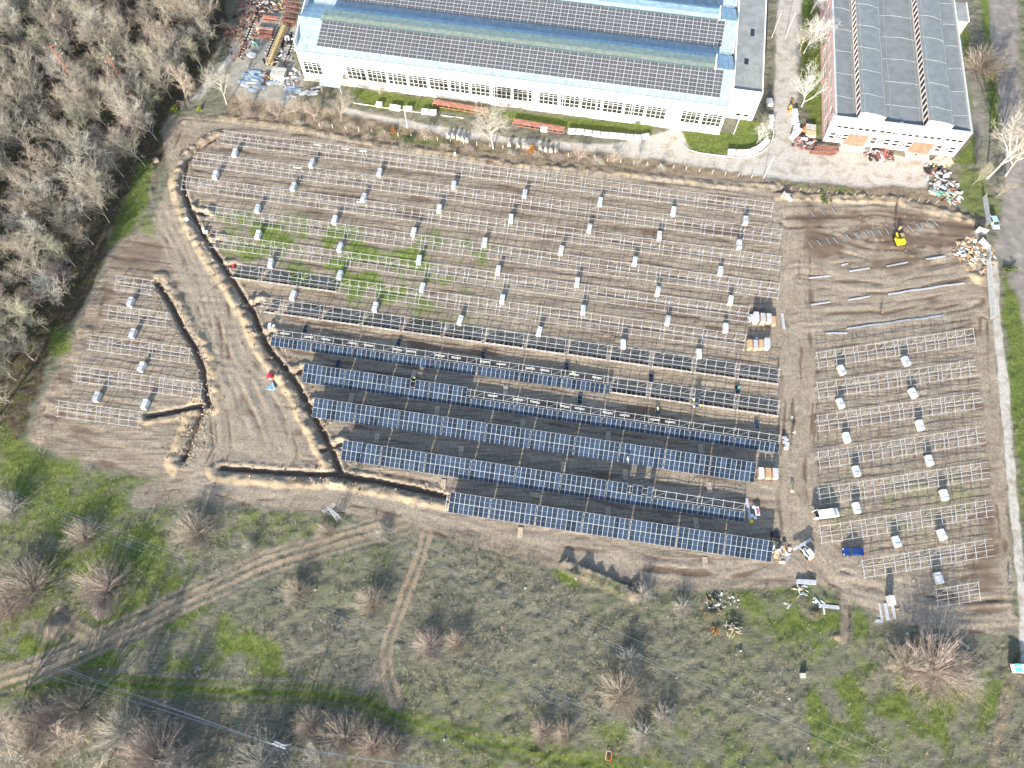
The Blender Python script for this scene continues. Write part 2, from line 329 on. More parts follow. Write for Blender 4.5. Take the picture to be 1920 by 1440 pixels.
# ditches and their spoil
TR = {'t1': [(405,258),(375,275),(352,300),(343,335),(345,360),(358,395),(375,430),(400,470),(430,515),(455,555),(475,585),(490,625),(505,655),(535,690),(560,725),(580,765),(600,800),(625,850),(638,888)],
      't2': [(415,877),(520,885),(600,889),(638,890),(700,900),(770,915),(835,930)], 't3': [(295,530),(320,570),(345,620),(365,650),(380,690),(385,740),(392,760)],
      't4': [(278,780),(330,770),(380,760)], 't5': [(380,762),(365,810),(343,862)]}
BR = [((358,395),(388,403)),((395,455),(412,450)),((416,500),(440,497)),((470,572),(490,566)),((492,628),(512,624)),((540,705),(568,693)),((573,766),(590,757)),((604,845),(640,832))]
def trench(pts, w_, depth):
    k, s, a = line_k(pts, 1.6)
    d = np.abs(s)+(vnoise(a, a*0, 1.5, 7)-.5)*.12
    cut = np.clip((w_/2+.22-d)/.22, 0, 1)
    Z[k] = Z[k]*(1-cut)-depth*cut
    W['dark'][k] = np.maximum(W['dark'][k], cut*.55)
    for q in ('sand','grass','green_thin','dry'): W[q][k] *= 1-cut
def spoil(pts, off, width, hgt, seed, lump=2.6, sand=.95):
    k, s, a = line_k(pts, abs(off)+width)
    s = s*np.sign(off)-abs(off)
    wv = width*(.62+.45*vnoise(a, a*0+3, 2.2, seed+5))
    e = np.clip(1-np.abs(s)/wv, 0, 1)**.8
    ph = a/lump+1.2*vnoise(a, a*0, 5, seed+3); tooth = np.abs(np.sin(ph*1.9))**.8
    lumps = .12+.75*tooth*(.5+vnoise(a, s*.4, lump, seed))+.55*(vnoise(x[k], y[k], .9, seed+1)-.35)
    Z[k] += e*hgt*lumps
    side = np.clip(e*2.6, 0, 1)*np.clip(.02+.75*(s/wv)+1.25*(vnoise(a, s*.8, 1.3, seed+2)-.25)+.25*tooth, 0, 1)
    W['sand'][k] = np.maximum(W['sand'][k], side*sand)
    W['dark'][k] = W['dark'][k]*(1-side)
    for q in ('grass','green_thin'): W[q][k] *= 1-np.clip(e*2, 0, 1)
spoil(TR['t1'][3:], -2.5, 1.8, .75, 201)
spoil(TR['t1'][:5], -1.7, 1.5, .6, 202, 1.6, .25)
spoil(TR['t1'][4:], 1.1, .7, .35, 203, 1.6, .2)
spoil(TR['t2'], -2.3, 1.6, .65, 204)
spoil(TR['t2'], 1.1, .7, .3, 205, 1.6, .5)
spoil(TR['t3'], 2.1, 1.5, .7, 206)
spoil(TR['t5'], -2.5, 2.2, .6, 207)
spoil(TR['t4'], -1.5, 1.3, .5, 208)
spoil([(420,222),(560,242),(700,272),(820,288),(960,310),(1100,322),(1240,336),(1350,350),(1460,352)], .3, 1.6, .6, 209, 2.2, .9)
spoil([(1460,368),(1560,372),(1680,376),(1840,418)], .0, 1.3, .5, 210, 2, .8)
spoil([(1060,1062),(1120,1085),(1180,1110)], 0, 1.4, .9, 211, 2, .5)
spoil([(75,820),(120,720),(165,610),(190,530)], 0, 1.6, .3, 214, 4, .15)
for t in TR.values(): trench(t, .95, 1.35)
for b in BR: trench(b, .7, .9); spoil(b, 1.2, 1.2, .8, 213, 1.4, .6)
def mound(px, py, r, hgt, wk, seed, wa=1.0, sy=1.0):
    c = G(px, py); k = np.where((np.abs(x-c.x) < r*2.2) & (np.abs(y-c.y) < r*2.2))[0]
    d = np.hypot(x[k]-c.x, (y[k]-c.y)*sy)*(1+.5*(vnoise(x[k], y[k], r*.7, seed)-.5))
    e = np.clip(1-d/r, 0, 1); Z[k] += (e*e*(3-2*e))*hgt*(.8+.4*vnoise(x[k], y[k], .9, seed+1))
    W[wk][k] = np.maximum(W[wk][k], np.clip(e*3, 0, 1)*wa)
    for q in ('grass','green_thin'): W[q][k] *= 1-np.clip(e*3, 0, 1)
mound(105,1175,2.9,1.3,'mud',301); mound(190,1142,2.5,1.1,'mud',302); mound(1830,520,2.2,.9,'sand',303); mound(1570,1195,1.0,.5,'sand',304)
mound(1750,1135,1.3,.5,'mud',305); mound(1190,1115,2,.9,'mud',306); mound(1375,1180,2,.8,'dark',307,.6); mound(1330,1150,2,.7,'dark',308,.6)
mound(1700,1225,2.5,.6,'grass',309); mound(1530,1150,1.6,.7,'dark',310,.8)
for i in range(26): mound(1600+random.uniform(0,175)+0, 430+random.uniform(-30,55), .5, .22, 'sand', 400+i, .55)
# scrub ground relief
dg = (x*.8+y*.6, -x*.6+y*.8)
sc_n = fbm(dg[0]*.45, dg[1], 1.6, 501, 3)-.5
scrubf = np.where(inview, 1-np.clip(MUD+W['conc']+W['asph'], 0, 1), 0)
Z += scrubf*(sc_n*.62+(n_sm-.5)*.42)*(1-.45*np.clip(W['grass']-.5, 0, .5)*2)*(1-.7*W['mud'])
# noise-driven green in the scrub
ctr = poly_w([(380,1080),(640,1040),(1300,1110),(1400,1210),(1380,1330),(1000,1330),(640,1290),(480,1240)], 14, 7, 97)
gz = (1-.75*ctr)*np.clip((n_big-.46)*3.2, 0, 1)*np.clip((n_mid-.38)*3.5, 0, 1)*.52
W['green_thin'] = np.where(scrub & (W['mud'] < .5), np.maximum(W['green_thin'], (1-.6*ctr)*np.clip((n_big-.30)*3, 0, 1)*(.36+.40*np.clip((n_sm-.3)*2, 0, 1))), W['green_thin'])
W['grass'] = np.where(scrub, np.maximum(W['grass']*np.clip(.15+(n_mid-.3)*2.4, .12, 1), gz*(1-W['mud'])*(1-W['conc'])), W['grass'])
W['grass'][GT_K] = np.maximum(W['grass'][GT_K]*.5, GT_V); W['grass'] *= 1-TRK; W['green_thin'] *= 1-.8*TRK
W['dry'] = np.where(scrub, np.maximum(W['dry'], np.clip((fbm(x, y, 9, 77)-.56)*4, 0, .35)), W['dry'])
flat = np.clip(W['conc']+W['asph'], 0, 1)*(1-.8*W['sand']); Z = Z*(1-.92*flat)
Z = np.where(inview, Z, Z*0)
GZ = Z.reshape(SH)
def gz_at(px_, py_):
    i = int(np.clip(np.searchsorted(xs, px_), 1, len(xs)-1)); j = int(np.clip(np.searchsorted(ys, py_), 1, len(ys)-1))
    return float(GZ[j, i])
me = bpy.data.meshes.new('ground')
nx, ny = len(xs), len(ys)
co = np.stack([x, y, Z], 1).astype(np.float32)
ii = np.arange(nx-1); jj = np.arange(ny-1); I, J = np.meshgrid(ii, jj); b0 = (J*nx+I).ravel()
fc = np.stack([b0, b0+1, b0+nx+1, b0+nx], 1).astype(np.int32)
me.vertices.add(N); me.vertices.foreach_set('co', co.ravel())
me.loops.add(fc.size); me.loops.foreach_set('vertex_index', fc.ravel())
me.polygons.add(len(fc)); me.polygons.foreach_set('loop_start', np.arange(0, fc.size, 4, dtype=np.int32))
me.update(calc_edges=True); me.validate()
W['fm'] = FW*(1-right); W['fr'] = FW*right; W['scr'] = scrubf
for nm, ks in (('wA', ('mud','dark','sand','grass')), ('wB', ('conc','asph','litter','dry')), ('wC', ('green_thin','fm','fr','scr'))):
    at = me.attributes.new(nm, 'FLOAT_COLOR', 'POINT')
    at.data.foreach_set('color', np.stack([W[k] for k in ks], 1).astype(np.float32).ravel())
me.shade_smooth()
gm = bpy.data.materials.new('ground_soil_and_grass'); gm.use_nodes = True; nt = gm.node_tree; nd = nt.nodes; lk = nt.links
bs = nd['Principled BSDF']; bs.inputs['Roughness'].default_value = .95; bs.inputs['Specular IOR Level'].default_value = .2
tc = nd.new('ShaderNodeTexCoord')
def noi(scale, detail=5, rough=.6, stretch=None, rotz=0):
    n = nd.new('ShaderNodeTexNoise'); n.inputs['Scale'].default_value = scale; n.inputs['Detail'].default_value = detail; n.inputs['Roughness'].default_value = rough
    if stretch:
        mp = nd.new('ShaderNodeMapping'); mp.inputs['Scale'].default_value = stretch; mp.inputs['Rotation'].default_value = (0,0,rotz)
        lk.new(tc.outputs['Object'], mp.inputs[0]); lk.new(mp.outputs[0], n.inputs['Vector'])
    else: lk.new(tc.outputs['Object'], n.inputs['Vector'])
    return n.outputs['Fac']
def ramp(src, stops):
    r = nd.new('ShaderNodeValToRGB'); e = r.color_ramp.elements
    while len(e) < len(stops): e.new(.5)
    for q, (p, c) in zip(e, stops): q.position = p; q.color = (*c, 1)
    lk.new(src, r.inputs[0]); return r.outputs[0]
N1, N2, N3, N4 = noi(.35), noi(1.6, 6, .65), noi(5.5, 5, .65), noi(.08, 4)
NS = noi(1.2, 5, .65, (.35, 1.6, 1), rad(-37))
def mth(op, a, b=None):
    m = nd.new('ShaderNodeMath'); m.operation = op
    for i, q in enumerate((a, b)):
        if q is None: continue
        if isinstance(q, (int, float)): m.inputs[i].default_value = q
        else: lk.new(q, m.inputs[i])
    return m.outputs[0]
def chan(attr):
    a = nd.new('ShaderNodeAttribute'); a.attribute_name = attr; s = nd.new('ShaderNodeSeparateColor'); lk.new(a.outputs['Color'], s.inputs[0])
    return s.outputs[0], s.outputs[1], s.outputs[2], a.outputs['Alpha']
def edge(wt, k=.55, nz_=None, sharp=3.0):
    # weight perturbed by noise, sharpened
    n = mth('MULTIPLY', mth('SUBTRACT', nz_ or N2, .5), k*2.2); s = mth('ADD', wt, mth('MULTIPLY', n, mth('MULTIPLY', wt, mth('SUBTRACT', 1.25, wt))))
    m = nd.new('ShaderNodeMapRange'); m.interpolation_type = 'SMOOTHSTEP'; m.inputs[1].default_value = .5-.5/sharp; m.inputs[2].default_value = .5+.5/sharp; lk.new(s, m.inputs[0]); return m.outputs[0]
def over(base, top, f):
    m = nd.new('ShaderNodeMix'); m.data_type = 'RGBA'; lk.new(f, m.inputs[0]); lk.new(base, m.inputs[6]); lk.new(top, m.inputs[7]); return m.outputs[2]
mud_, dark_, sand_, grass_ = chan('wA'); conc_, asph_, lit_, dry_ = chan('wB'); gt_, fm_, fr_, scr_ = chan('wC')
c_scrub = ramp(NS, [(.28,(.055,.058,.036)),(.40,(.155,.150,.108)),(.53,(.275,.258,.20)),(.64,(.175,.19,.095)),(.80,(.10,.13,.05))])
c_dry = ramp(N2, [(.30,(.17,.12,.08)),(.50,(.30,.235,.165)),(.72,(.38,.31,.22))])
c_mud = ramp(N2, [(.28,(.225,.182,.135)),(.48,(.335,.283,.217)),(.72,(.435,.378,.295))])
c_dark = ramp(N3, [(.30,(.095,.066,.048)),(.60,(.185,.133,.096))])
c_sand = ramp(N3, [(.28,(.25,.175,.11)),(.47,(.40,.305,.195)),(.75,(.55,.45,.31))])
c_grass = ramp(N2, [(.25,(.065,.095,.025)),(.40,(.120,.170,.036)),(.56,(.180,.225,.055)),(.76,(.27,.26,.11))])
c_conc = ramp(N2, [(.25,(.30,.275,.24)),(.46,(.43,.40,.355)),(.72,(.54,.51,.46))])
c_conc = over(c_conc, ramp(N3, [(.3,(.22,.18,.13)),(.7,(.31,.25,.18))]), mth('MULTIPLY', ramp(N1, [(.48,(0,0,0)),(.68,(1,1,1))]), .8))
c_asph = ramp(N1, [(.30,(.165,.148,.132)),(.52,(.235,.21,.186)),(.66,(.30,.27,.24)),(.78,(.42,.385,.345))])
c_lit = ramp(N2, [(.28,(.050,.038,.027)),(.52,(.110,.086,.058)),(.72,(.17,.135,.09))])
c_lit = over(c_lit, ramp(N3, [(.3,(.035,.055,.014)),(.7,(.08,.12,.022))]), ramp(N1, [(.52,(0,0,0)),(.66,(1,1,1))]))
c_scrub = over(c_scrub, ramp(N3, [(.30,(.055,.058,.036)),(.70,(.30,.275,.215))]), mth('MULTIPLY', ramp(noi(2.4, 6, .75, (.55,1.5,1), rad(35)), [(.42,(1,1,1)),(.58,(0,0,0))]), .6))
STK1 = noi(1.9, 4, .6, (.06,1,1), rad(9.3)); STK2 = noi(1.7, 4, .6, (.07,1,1), rad(-9))
stk = mth('ADD', mth('MULTIPLY', ramp(STK1, [(.40,(1,1,1)),(.50,(0,0,0))]), fm_), mth('MULTIPLY', ramp(STK2, [(.40,(1,1,1)),(.50,(0,0,0))]), fr_))
c_mud = over(c_mud, ramp(N3, [(.3,(.12,.088,.064)),(.7,(.22,.168,.125))]), mth('MULTIPLY', stk, .75))
c_mud = over(c_mud, ramp(N2, [(.3,(.13,.098,.072)),(.7,(.24,.19,.145))]), mth('MULTIPLY', ramp(noi(3.2, 7, .8), [(.36,(1,1,1)),(.50,(0,0,0))]), .75))
c_mud = over(c_mud, ramp(N2, [(.3,(.15,.115,.082)),(.7,(.27,.215,.16))]), mth('MULTIPLY', ramp(noi(.16, 8, .72), [(.42,(1,1,1)),(.56,(0,0,0))]), .4))
c_grass = over(c_grass, ramp(N3, [(.3,(.045,.062,.020)),(.7,(.115,.13,.045))]), mth('MULTIPLY', ramp(noi(1.1, 7, .8), [(.38,(1,1,1)),(.52,(0,0,0))]), .75))
c = c_scrub
c = over(c, c_dry, edge(dry_, .8)); c = over(c, c_lit, edge(lit_, .5))
c = over(c, c_mud, edge(mud_, .6)); c = over(c, c_dark, edge(dark_, .8, N3, 1.6))
c = over(c, c_grass, edge(gt_, 1.1, N3, 1.5))
c = over(c, c_grass, edge(grass_, .9, N2, 2.0))
c = over(c, c_asph, edge(asph_, .4)); c = over(c, c_conc, edge(conc_, .6, N3, 2)); c = over(c, c_sand, edge(sand_, .8, N3, 1.6))
lk.new(c, bs.inputs['Base Color'])
bp = nd.new('ShaderNodeBump'); bp.inputs['Strength'].default_value = .9; lk.new(mth('ADD', .14, mth('MULTIPLY', scr_, .32)), bp.inputs['Distance'])
hb = mth('MULTIPLY', mth('ADD', N3, mth('MULTIPLY', noi(11, 4, .7), .5)), mth('SUBTRACT', 1.0, mth('MULTIPLY', mth('MAXIMUM', conc_, asph_), .8)))
lk.new(hb, bp.inputs['Height']); lk.new(bp.outputs[0], bs.inputs['Normal'])
me.materials.append(gm)
ground = struct(put('ground', me))
# ---------------- solar racks ----------------
TILT = rad(25); CT, ST = math.cos(TILT), math.sin(TILT)
PITCHT, MW, ML = 10.25, 1.11, 2.28
Z0 = 0.72; RS = (.45, 1.80, 2.70, 4.10)      # rail positions up the slope
RAFT = [.48+k*2.32 for k in range(5)]
def sp(s, dn=0.0): return Vector((0, s*CT - (-dn)*ST*0, Z0+s*ST+dn))   # point up the slope in row frame (y up-slope)
mb = MB()   # module: local x width, y up slope, z normal; origin lower-left corner
g = .012; fw = .026
mb.box((MW/2, ML/2, .016), (MW-g, ML-.01, .032), PFRAME)
for k in range(2):
    hh = (ML-.01-2*fw-.014)/2
    mb.box((MW/2, .005+fw+hh/2+k*(hh+.014), .0335), (MW-g-2*fw, hh, .006), PGLASS)
ME_MOD = mb.mesh('solar_panel')
mb = MB(); mb.box((MW/2, ML/2, .016), (MW-g, ML-.01, .032), PFRAME); mb.box((MW/2, ML/2, .0335), (MW-g-2*.03, ML-.01-2*.03, .006), PDARK)
ME_BACK = mb.mesh('solar_panel_reversed')
mb = MB(); mb.box((0, 0, 0), (.06, 4.35, .09), STEEL); ME_RAFT = mb.mesh('rafter')
mb = MB(); mb.box((0, 0, -.5), (.09, .07, 1.0), STEEL); ME_POST = mb.mesh('post')
ME_RAIL = {}
def rail_mesh(L):
    k = round(L, 1)
    if k not in ME_RAIL:
        m_ = MB(); m_.box((k/2, 0, 0), (k, .060, .06), RAIL); ME_RAIL[k] = m_.mesh('purlin')
    return ME_RAIL[k]
def brace_mesh(dx, dz):
    m_ = MB(); m_.bar((0,0,0), (dx, 0, dz), .035, STEEL); return m_.mesh('brace')
ME_BR = brace_mesh(2.32, 1.55)
mb = MB(); mb.bar((0, 0, 0), (2.32, 1.25*CT, 1.25*ST), .04, STEEL); ME_DG = mb.mesh('diagonal')
mb = MB(); mb.bar((0, 0, 0), (0, 1.6, -.95), .05, STEEL); ME_ST = mb.mesh('strut')
RT = Matrix.Rotation(TILT, 3, 'X')
def rack(label, hl, hr, edge_hi, start=0.0, ntab=None, anchor='right', low=None, high=None, lean=None, group='solar rack rows across the field'):
    """hl/hr: pixels of the upper edge; edge_hi: 'rail' or 'panel'."""
    s_hi = RS[3] if edge_hi == 'rail' else 2*ML+.01
    zh = Z0+s_hi*ST
    A, B = G(*hl, zh), G(*hr, zh); d = B-A; L = d.length; an = math.atan2(d.y, d.x)
    U = Vector((math.cos(an), math.sin(an), 0)); V = Vector((-U.y, U.x, 0))
    org = A-V*(s_hi*CT); org.z = 0
    root = thing('solar_rack_row', ' '.join(label.split()[:16]), 'solar rack', org, an, group)
    nt_ = int(math.ceil(L/PITCHT-.12)); off = L-nt_*PITCHT+.12 if anchor == 'right' else 0.0
    for s_ in RS:
        rs = max(off, 0)+.15
        p = Vector((0, s_*CT, Z0+s_*ST-.05))
        put('purlin', rail_mesh(L-.1), root, (.05, p.y, p.z), (TILT, 0, 0))
    for t in range(nt_):
        t0 = off+t*PITCHT
        for k, rx in enumerate(RAFT):
            X_ = t0+rx
            if X_ < 0.05 or X_ > L+.1: continue
            put('rafter', ME_RAFT, root, (X_, 2.28*CT, Z0+2.28*ST-.125), (TILT, 0, 0))
            for s_ in (.95, 3.45):
                put('post', ME_POST, root, (X_, s_*CT, Z0+s_*ST-.15), (0,0,0), (1, 1, Z0+s_*ST+.25))
            if k in (0, 3) and X_+2.32 < L+.1:
                put('brace', ME_DG, root, (X_, RS[2]*CT+(1.25*CT if k == 0 else 0)*0, Z0+RS[2]*ST-.16), (0, 0, 0), (1, 1, 1))
        tj = random.uniform(-.012,.012)
        for q, tiers in (('low', low), ('high', high)):
            if tiers is None: continue
            for c_ in range(9):
                xm = t0+.06+c_*MW
                if xm < -.05 or xm+MW > L+.35: continue
                if not tiers(xm+MW/2, t, c_): continue
                s_ = 0 if q == 'low' else ML+.01
                put('solar_panel', ME_MOD, root, (xm, s_*CT, Z0+s_*ST+.0), (TILT+random.uniform(-.006,.006), tj*.4+random.uniform(-.004,.004), 0))
        if lean:
            for b in range(4):
                for h_ in range(2):
                    xm = t0+RAFT[b]+.06+h_*1.13
                    if xm < .05 or xm+1.1 > L: continue
                    if not lean(xm, t, b*2+h_): continue
                    a = rad(random.uniform(43, 50))
                    # foot on the ground behind the lower purlin, top edge leaning over it
                    top = Vector((xm, .22, .06+ML*math.sin(a)))
                    put('solar_panel', ME_BACK, root, (xm, .22+ML*math.cos(a), .06), (-a+math.pi*0, 0, 0), (1, -1, 1))
    return root, U, V, L, org
T = True
ROWS = [((415.8,244.2),(1452.5,380.5),'rail'),((361.7,284.2),(1468,431),'rail'),((341.3,329.2),(1466.7,481),'rail'),((384,385),(1465,532.5),'rail'),
 ((395,436.7),(1408,577),'rail'),((436.7,494),(1401.7,628.7),'rail'),((488,556.7),(1465,693),'rail'),((509,617),(1465,752),'rail'),
 ((569,681),(1466,813),'panel'),((587.5,745.3),(1419.7,867.5),'panel'),((639,824),(1401,941),'panel'),((838,921),(1452,1015),'panel')]
RW = []
for i, (a, b, e) in enumerate(ROWS):
    kw = {}; note = 'bare steel rack row'
    if i == 5: kw['lean'] = lambda X_, t, q: t < 3 and X_ < 31; note = 'rack row, few dark leaning panels'
    if i == 6: kw['lean'] = lambda X_, t, q: not (t == 0 and q % 3 == 1); note = 'bare rack row with dark panels leaning all along'
    if i == 7:
        kw['low'] = lambda X_, t, c_: t < 8 or (t == 8 and c_ < 1); kw['lean'] = lambda X_, t, q: t >= 8 and not (t == 8 and q < 1)
        note = 'rack row half covered by one tier of blue panels'
    if i == 8: kw['low'] = lambda X_, t, c_: T; kw['high'] = lambda X_, t, c_: X_ < 40 and not (t == 2 and c_ == 5); note = 'rack row with upper panels only at its left'
    if i == 9: kw['low'] = kw['high'] = lambda X_, t, c_: T; note = 'fully covered rack row of ten blue tables'
    if i == 10: kw['low'] = lambda X_, t, c_: T; kw['high'] = lambda X_, t, c_: X_ < 70.5 and not (t == 6 and c_ in (4, 7)); note = 'rack row with its last upper bays bare'
    if i == 11: kw['low'] = kw['high'] = lambda X_, t, c_: T; note = 'shortest fully covered rack row of blue panels'
    RW.append(rack(f'{note}, {ORD[i]} from the top in the main field', a, b, e, **kw))
LROWS = [((215,516),(290,526.7)),((193.5,570.7),(315,586.7)),((163.5,626.7),(359,653.5)),((137.5,685),(381,719.5)),((106.7,750.7),(269,772.7))]
for i, (a, b) in enumerate(LROWS):
    rack(f'bare steel rack row in the small left field, {ORD[i]} from the top', a, b, 'rail', anchor='left' if i in (0,4) else 'right', group='rack rows of the small left field')
RROWS = [((1528,661.7),(1825.7,616)),((1529,718.5),(1829.5,675)),((1530,780),(1839,735)),((1530.7,848.5),(1845.7,800)),((1531.7,916),(1853.5,866)),((1533.5,987.5),(1861.7,936.7)),((1613.5,1051.7),(1861.7,1010)),((1751.7,1105.7),(1836,1091.7))]
for i, (a, b) in enumerate(RROWS):
    rack(f'bare steel rack row in the right-hand field, {ORD[i]} from the top', a, b, 'rail', anchor='left', group='rack rows of the right-hand field')

# ---------------- wrapped pallets of panels ----------------
PH = 1.28
mb = MB(); mb.box((0,0,.16+PH/2), (1.14,2.32,PH), WRAP); mb.box((0,0,.16+PH+.012), (1.05,2.22,.02), WRAP)
for k in (-.35,.35): mb.box((0, k*2.0, .16+PH/2), (1.155,.03,PH+.02), PFRAME)
ME_WR = mb.mesh('wrapped_load')
mb = MB()
for k in (-.5,0,.5): mb.box((k*1.0,0,.11), (.1,2.34,.09), WOOD)
for k in range(7): mb.box((0,-1.1+k*.366,.02), (1.14,.12,.022), WOOD); mb.box((0,-1.1+k*.366,.145-.003), (1.14,.14,.022), WOOD)
ME_PB = mb.mesh('pallet_base')
GR = 'white wrapped pallets of panels between the rack rows'
def wpallet(px, py, an, label, grp=GR):
    p = G(px, py, .6); r = thing('panel_pallet', label, 'pallet', (p.x, p.y, gz_at(p.x, p.y)-.02), an+rad(random.uniform(-6,6)), grp)
    put('wrapped_load', ME_WR, r); put('pallet_base', ME_PB, r); return r
GAPS = [[(441,288),(585,308),(712,325),(851,348),(984,364),(1125,380),(1262,397),(1397,415)],
 [(405,330),(551,352),(682,371),(824,392),(958,411),(1105,429),(1236,443),(1385,460)],
 [(484,393),(628,414),(776,436),(909,455),(1052,471),(1190,490),(1350,509)],
 [(485,442),(638,465),(786,488),(934,508),(1082,530),(1233,547),(1369,564)],
 [(508,495),(638,517),(792,540),(942,562),(1093,582),(1251,602),(1360,615)],
 [(550,555),(704,577),(863,602),(1011,623),(1168,646),(1310,664)]]
for i, gp in enumerate(GAPS):
    for j, (px, py) in enumerate(gp):
        wpallet(px, py, rad(-9.3), f'white wrapped pallet, {ORD[j]} from the left between the {ORD[i]} and {ORD[i+1]} main rack rows')
for j, (px, py) in enumerate([(246,567),(250,626),(267,689),(183,745),(273,759)]):
    wpallet(px, py, rad(-9), f'white wrapped pallet in the small left field, '+['below the first rack row','below the second rack row','below the third rack row','below the fourth rack row, left one','below the fourth rack row, right one'][j], 'white wrapped pallets in the small left field')
RP = [(1577,695,1,'left'),(1698,678,1,'right'),(1575,757,2,'left'),(1711,738,2,'right'),(1587,821,3,'left'),(1724,798,3,'right'),(1605,884,4,'left'),(1741,864,4,'right'),(1605,953,5,'left'),(1769,929,5,'right'),(1680,1016,6,'left'),(1765,1003,6,'right'),(1759,1084,7,'single')]
for px, py, k, sd_ in RP:
    wpallet(px, py, rad(9), f'white wrapped pallet, the {sd_} one below the {ORD[k-1]} rack row of the right-hand field', 'white wrapped pallets in the right-hand field')
# taller stacked cartons at the ends of rows
def carton(px, py, hgt, m, label, wd=1.15, ln=2.3, an=-5, grp='carton stacks at the row ends', topm=None):
    p = G(px, py, hgt/2); r = thing('carton_stack', label, 'carton', (p.x, p.y, gz_at(p.x, p.y)-.02), rad(an), grp)
    b = MB(); b.box((0,0,.14+hgt/2), (wd, ln, hgt), m); b.box((0,0,.14+hgt*.5), (wd+.012, .05, hgt+.012), m)
    put('carton', b.mesh('carton'), r)
    if topm: b = MB(); b.box((0,0,.14+hgt+.035), (wd+.02, ln+.02, .05), topm); b.box((0,-ln/2-.012,.14+hgt*.75), (wd, .02, hgt*.5), topm); put('film_cover', b.mesh('film_cover'), r)
    put('pallet_base', ME_PB, r); return r
carton(1416.5,596,2.2,WRAP,'tall carton stack in cloudy film, leftmost of the upper carton row',topm=WFILM)
carton(1429,598,2.0,CARD,'carton stack with grey film top, second in the upper carton row',topm=WFILM)
carton(1440,599,2.0,CARD,'carton stack with grey film top, third in the upper carton row',topm=WFILM)
carton(1449.5,602,1.1,CARD,'low uncovered brown carton at the right of the upper carton row',.95)
carton(1405,647,1.5,CARD,'uncovered brown carton, leftmost of the middle carton row')
carton(1415.5,648,1.5,CARD,'carton with grey film top, second in the middle carton row',.95,topm=WFILM)
carton(1425.5,647,1.5,CARD,'uncovered brown carton, third in the middle carton row',.95)
carton(1437,645,2.1,WRAP,'tall carton stack in cloudy film, rightmost of the middle carton row',topm=WFILM)
carton(1426,887.5,1.3,CARD,'white filmed carton, left of the three below the tenth rack row',topm=FOAM)
carton(1439.5,888,1.3,CARD,'bare brown carton, middle of the three below the tenth rack row')
carton(1452.5,888.5,1.3,CARD,'grey filmed carton, right of the three below the tenth rack row',topm=WFILM)
# crumpled film heaps
def heap(name, label, cat, px, py, r, hgt, mats, n, smin, smax, flatness=.35, long_=1.0, piece='piece', seed=0, sy=1.0, align=None):
    rr = random.Random(seed*31+int(px)); p = G(px, py); z = gz_at(p.x, p.y)
    root = thing(name, label, cat, (p.x, p.y, z-.03))
    groups = {}
    for i in range(n):
        q = rr.random()**.6*r; t = rr.random()*2*math.pi; hh = hgt*max(0, 1-q/r)*rr.random()
        m = rr.choice(mats); b = MB(); s_ = rr.uniform(smin, smax)
        R = Matrix.Rotation(rr.uniform(0, 6.28) if align is None else rad(align)+rr.gauss(0,.18), 3, 'Z')@Matrix.Rotation(rr.uniform(-.5,.5) if align is None else rr.uniform(-.12,.12), 3, 'X')
        dx, dy, dz = s_*long_, s_*rr.uniform(.35,.8)/max(1, long_*.7), s_*flatness*rr.uniform(.4,1)
        vs = [Vector((sx*dx/2*rr.uniform(.75,1), sy_*dy/2*rr.uniform(.75,1), sz*dz/2)) for sz in (-1,1) for sx, sy_ in ((-1,-1),(1,-1),(1,1),(-1,1))]
        b.add([R@v_ for v_ in vs], [(3,2,1,0),(4,5,6,7),(0,1,5,4),(1,2,6,5),(2,3,7,6),(3,0,4,7)], m)
        put(piece, b.mesh(piece), root, (q*math.cos(t), q*math.sin(t)*sy, hh+dz*.3+.05))
    return root
heap('film_heap', 'crumpled white packing film beside the upper carton row', 'packing film', 1407, 597, .9, .7, [FOAM, WFILM], 14, .35, .9, piece='film_sheet')
mb = MB()
for k in range(4): mb.bar((0,0,.3*k+.1),(0,0,.3*k+.35),.95-.05*k,WFILM,8)
thing('film_roll', 'bluish roll of packing film standing behind the middle carton row', 'film roll', G(1417,637,.5)-Vector((0,0,.5)), 0, None, mb.mesh('film_roll'))

# loose panels lying or leaning on the ground between rows
def loose(px, py, an, label, tilt=2):
    p = G(px, py, .15); r = thing('loose_solar_panel', label, 'solar panel', (p.x, p.y, .32), rad(an), 'single loose panels lying in the aisles', ME_MOD)
    r.rotation_euler = (rad(tilt), 0, rad(an))
    o = Matrix.Rotation(rad(an), 3, 'Z')@Vector((MW/2, ML/2, 0)); r.location = Vector((p.x, p.y, .30))-o; return r
LP = [(573,617,-9,'seventh'),(748,643,-6,'seventh'),(905.5,667,-4,'seventh'),(1062,688,-2,'seventh'),(1220.5,709,-1,'seventh'),(1382,731,0,'seventh'),(634,683.5,-9,'eighth'),(1087,749.5,-3,'eighth'),(1418,795,0,'eighth'),(1233,768,-1,'eighth')]
for j, (px, py, an, rw) in enumerate(LP):
    lm = {0:'leftmost',5:'rightmost',6:'leftmost',8:'rightmost',7:'second',9:'third'}.get(j, ORD[j])
    loose(px, py, an, f'single blue panel lying flat below the {rw} rack row, {lm} of its aisle')
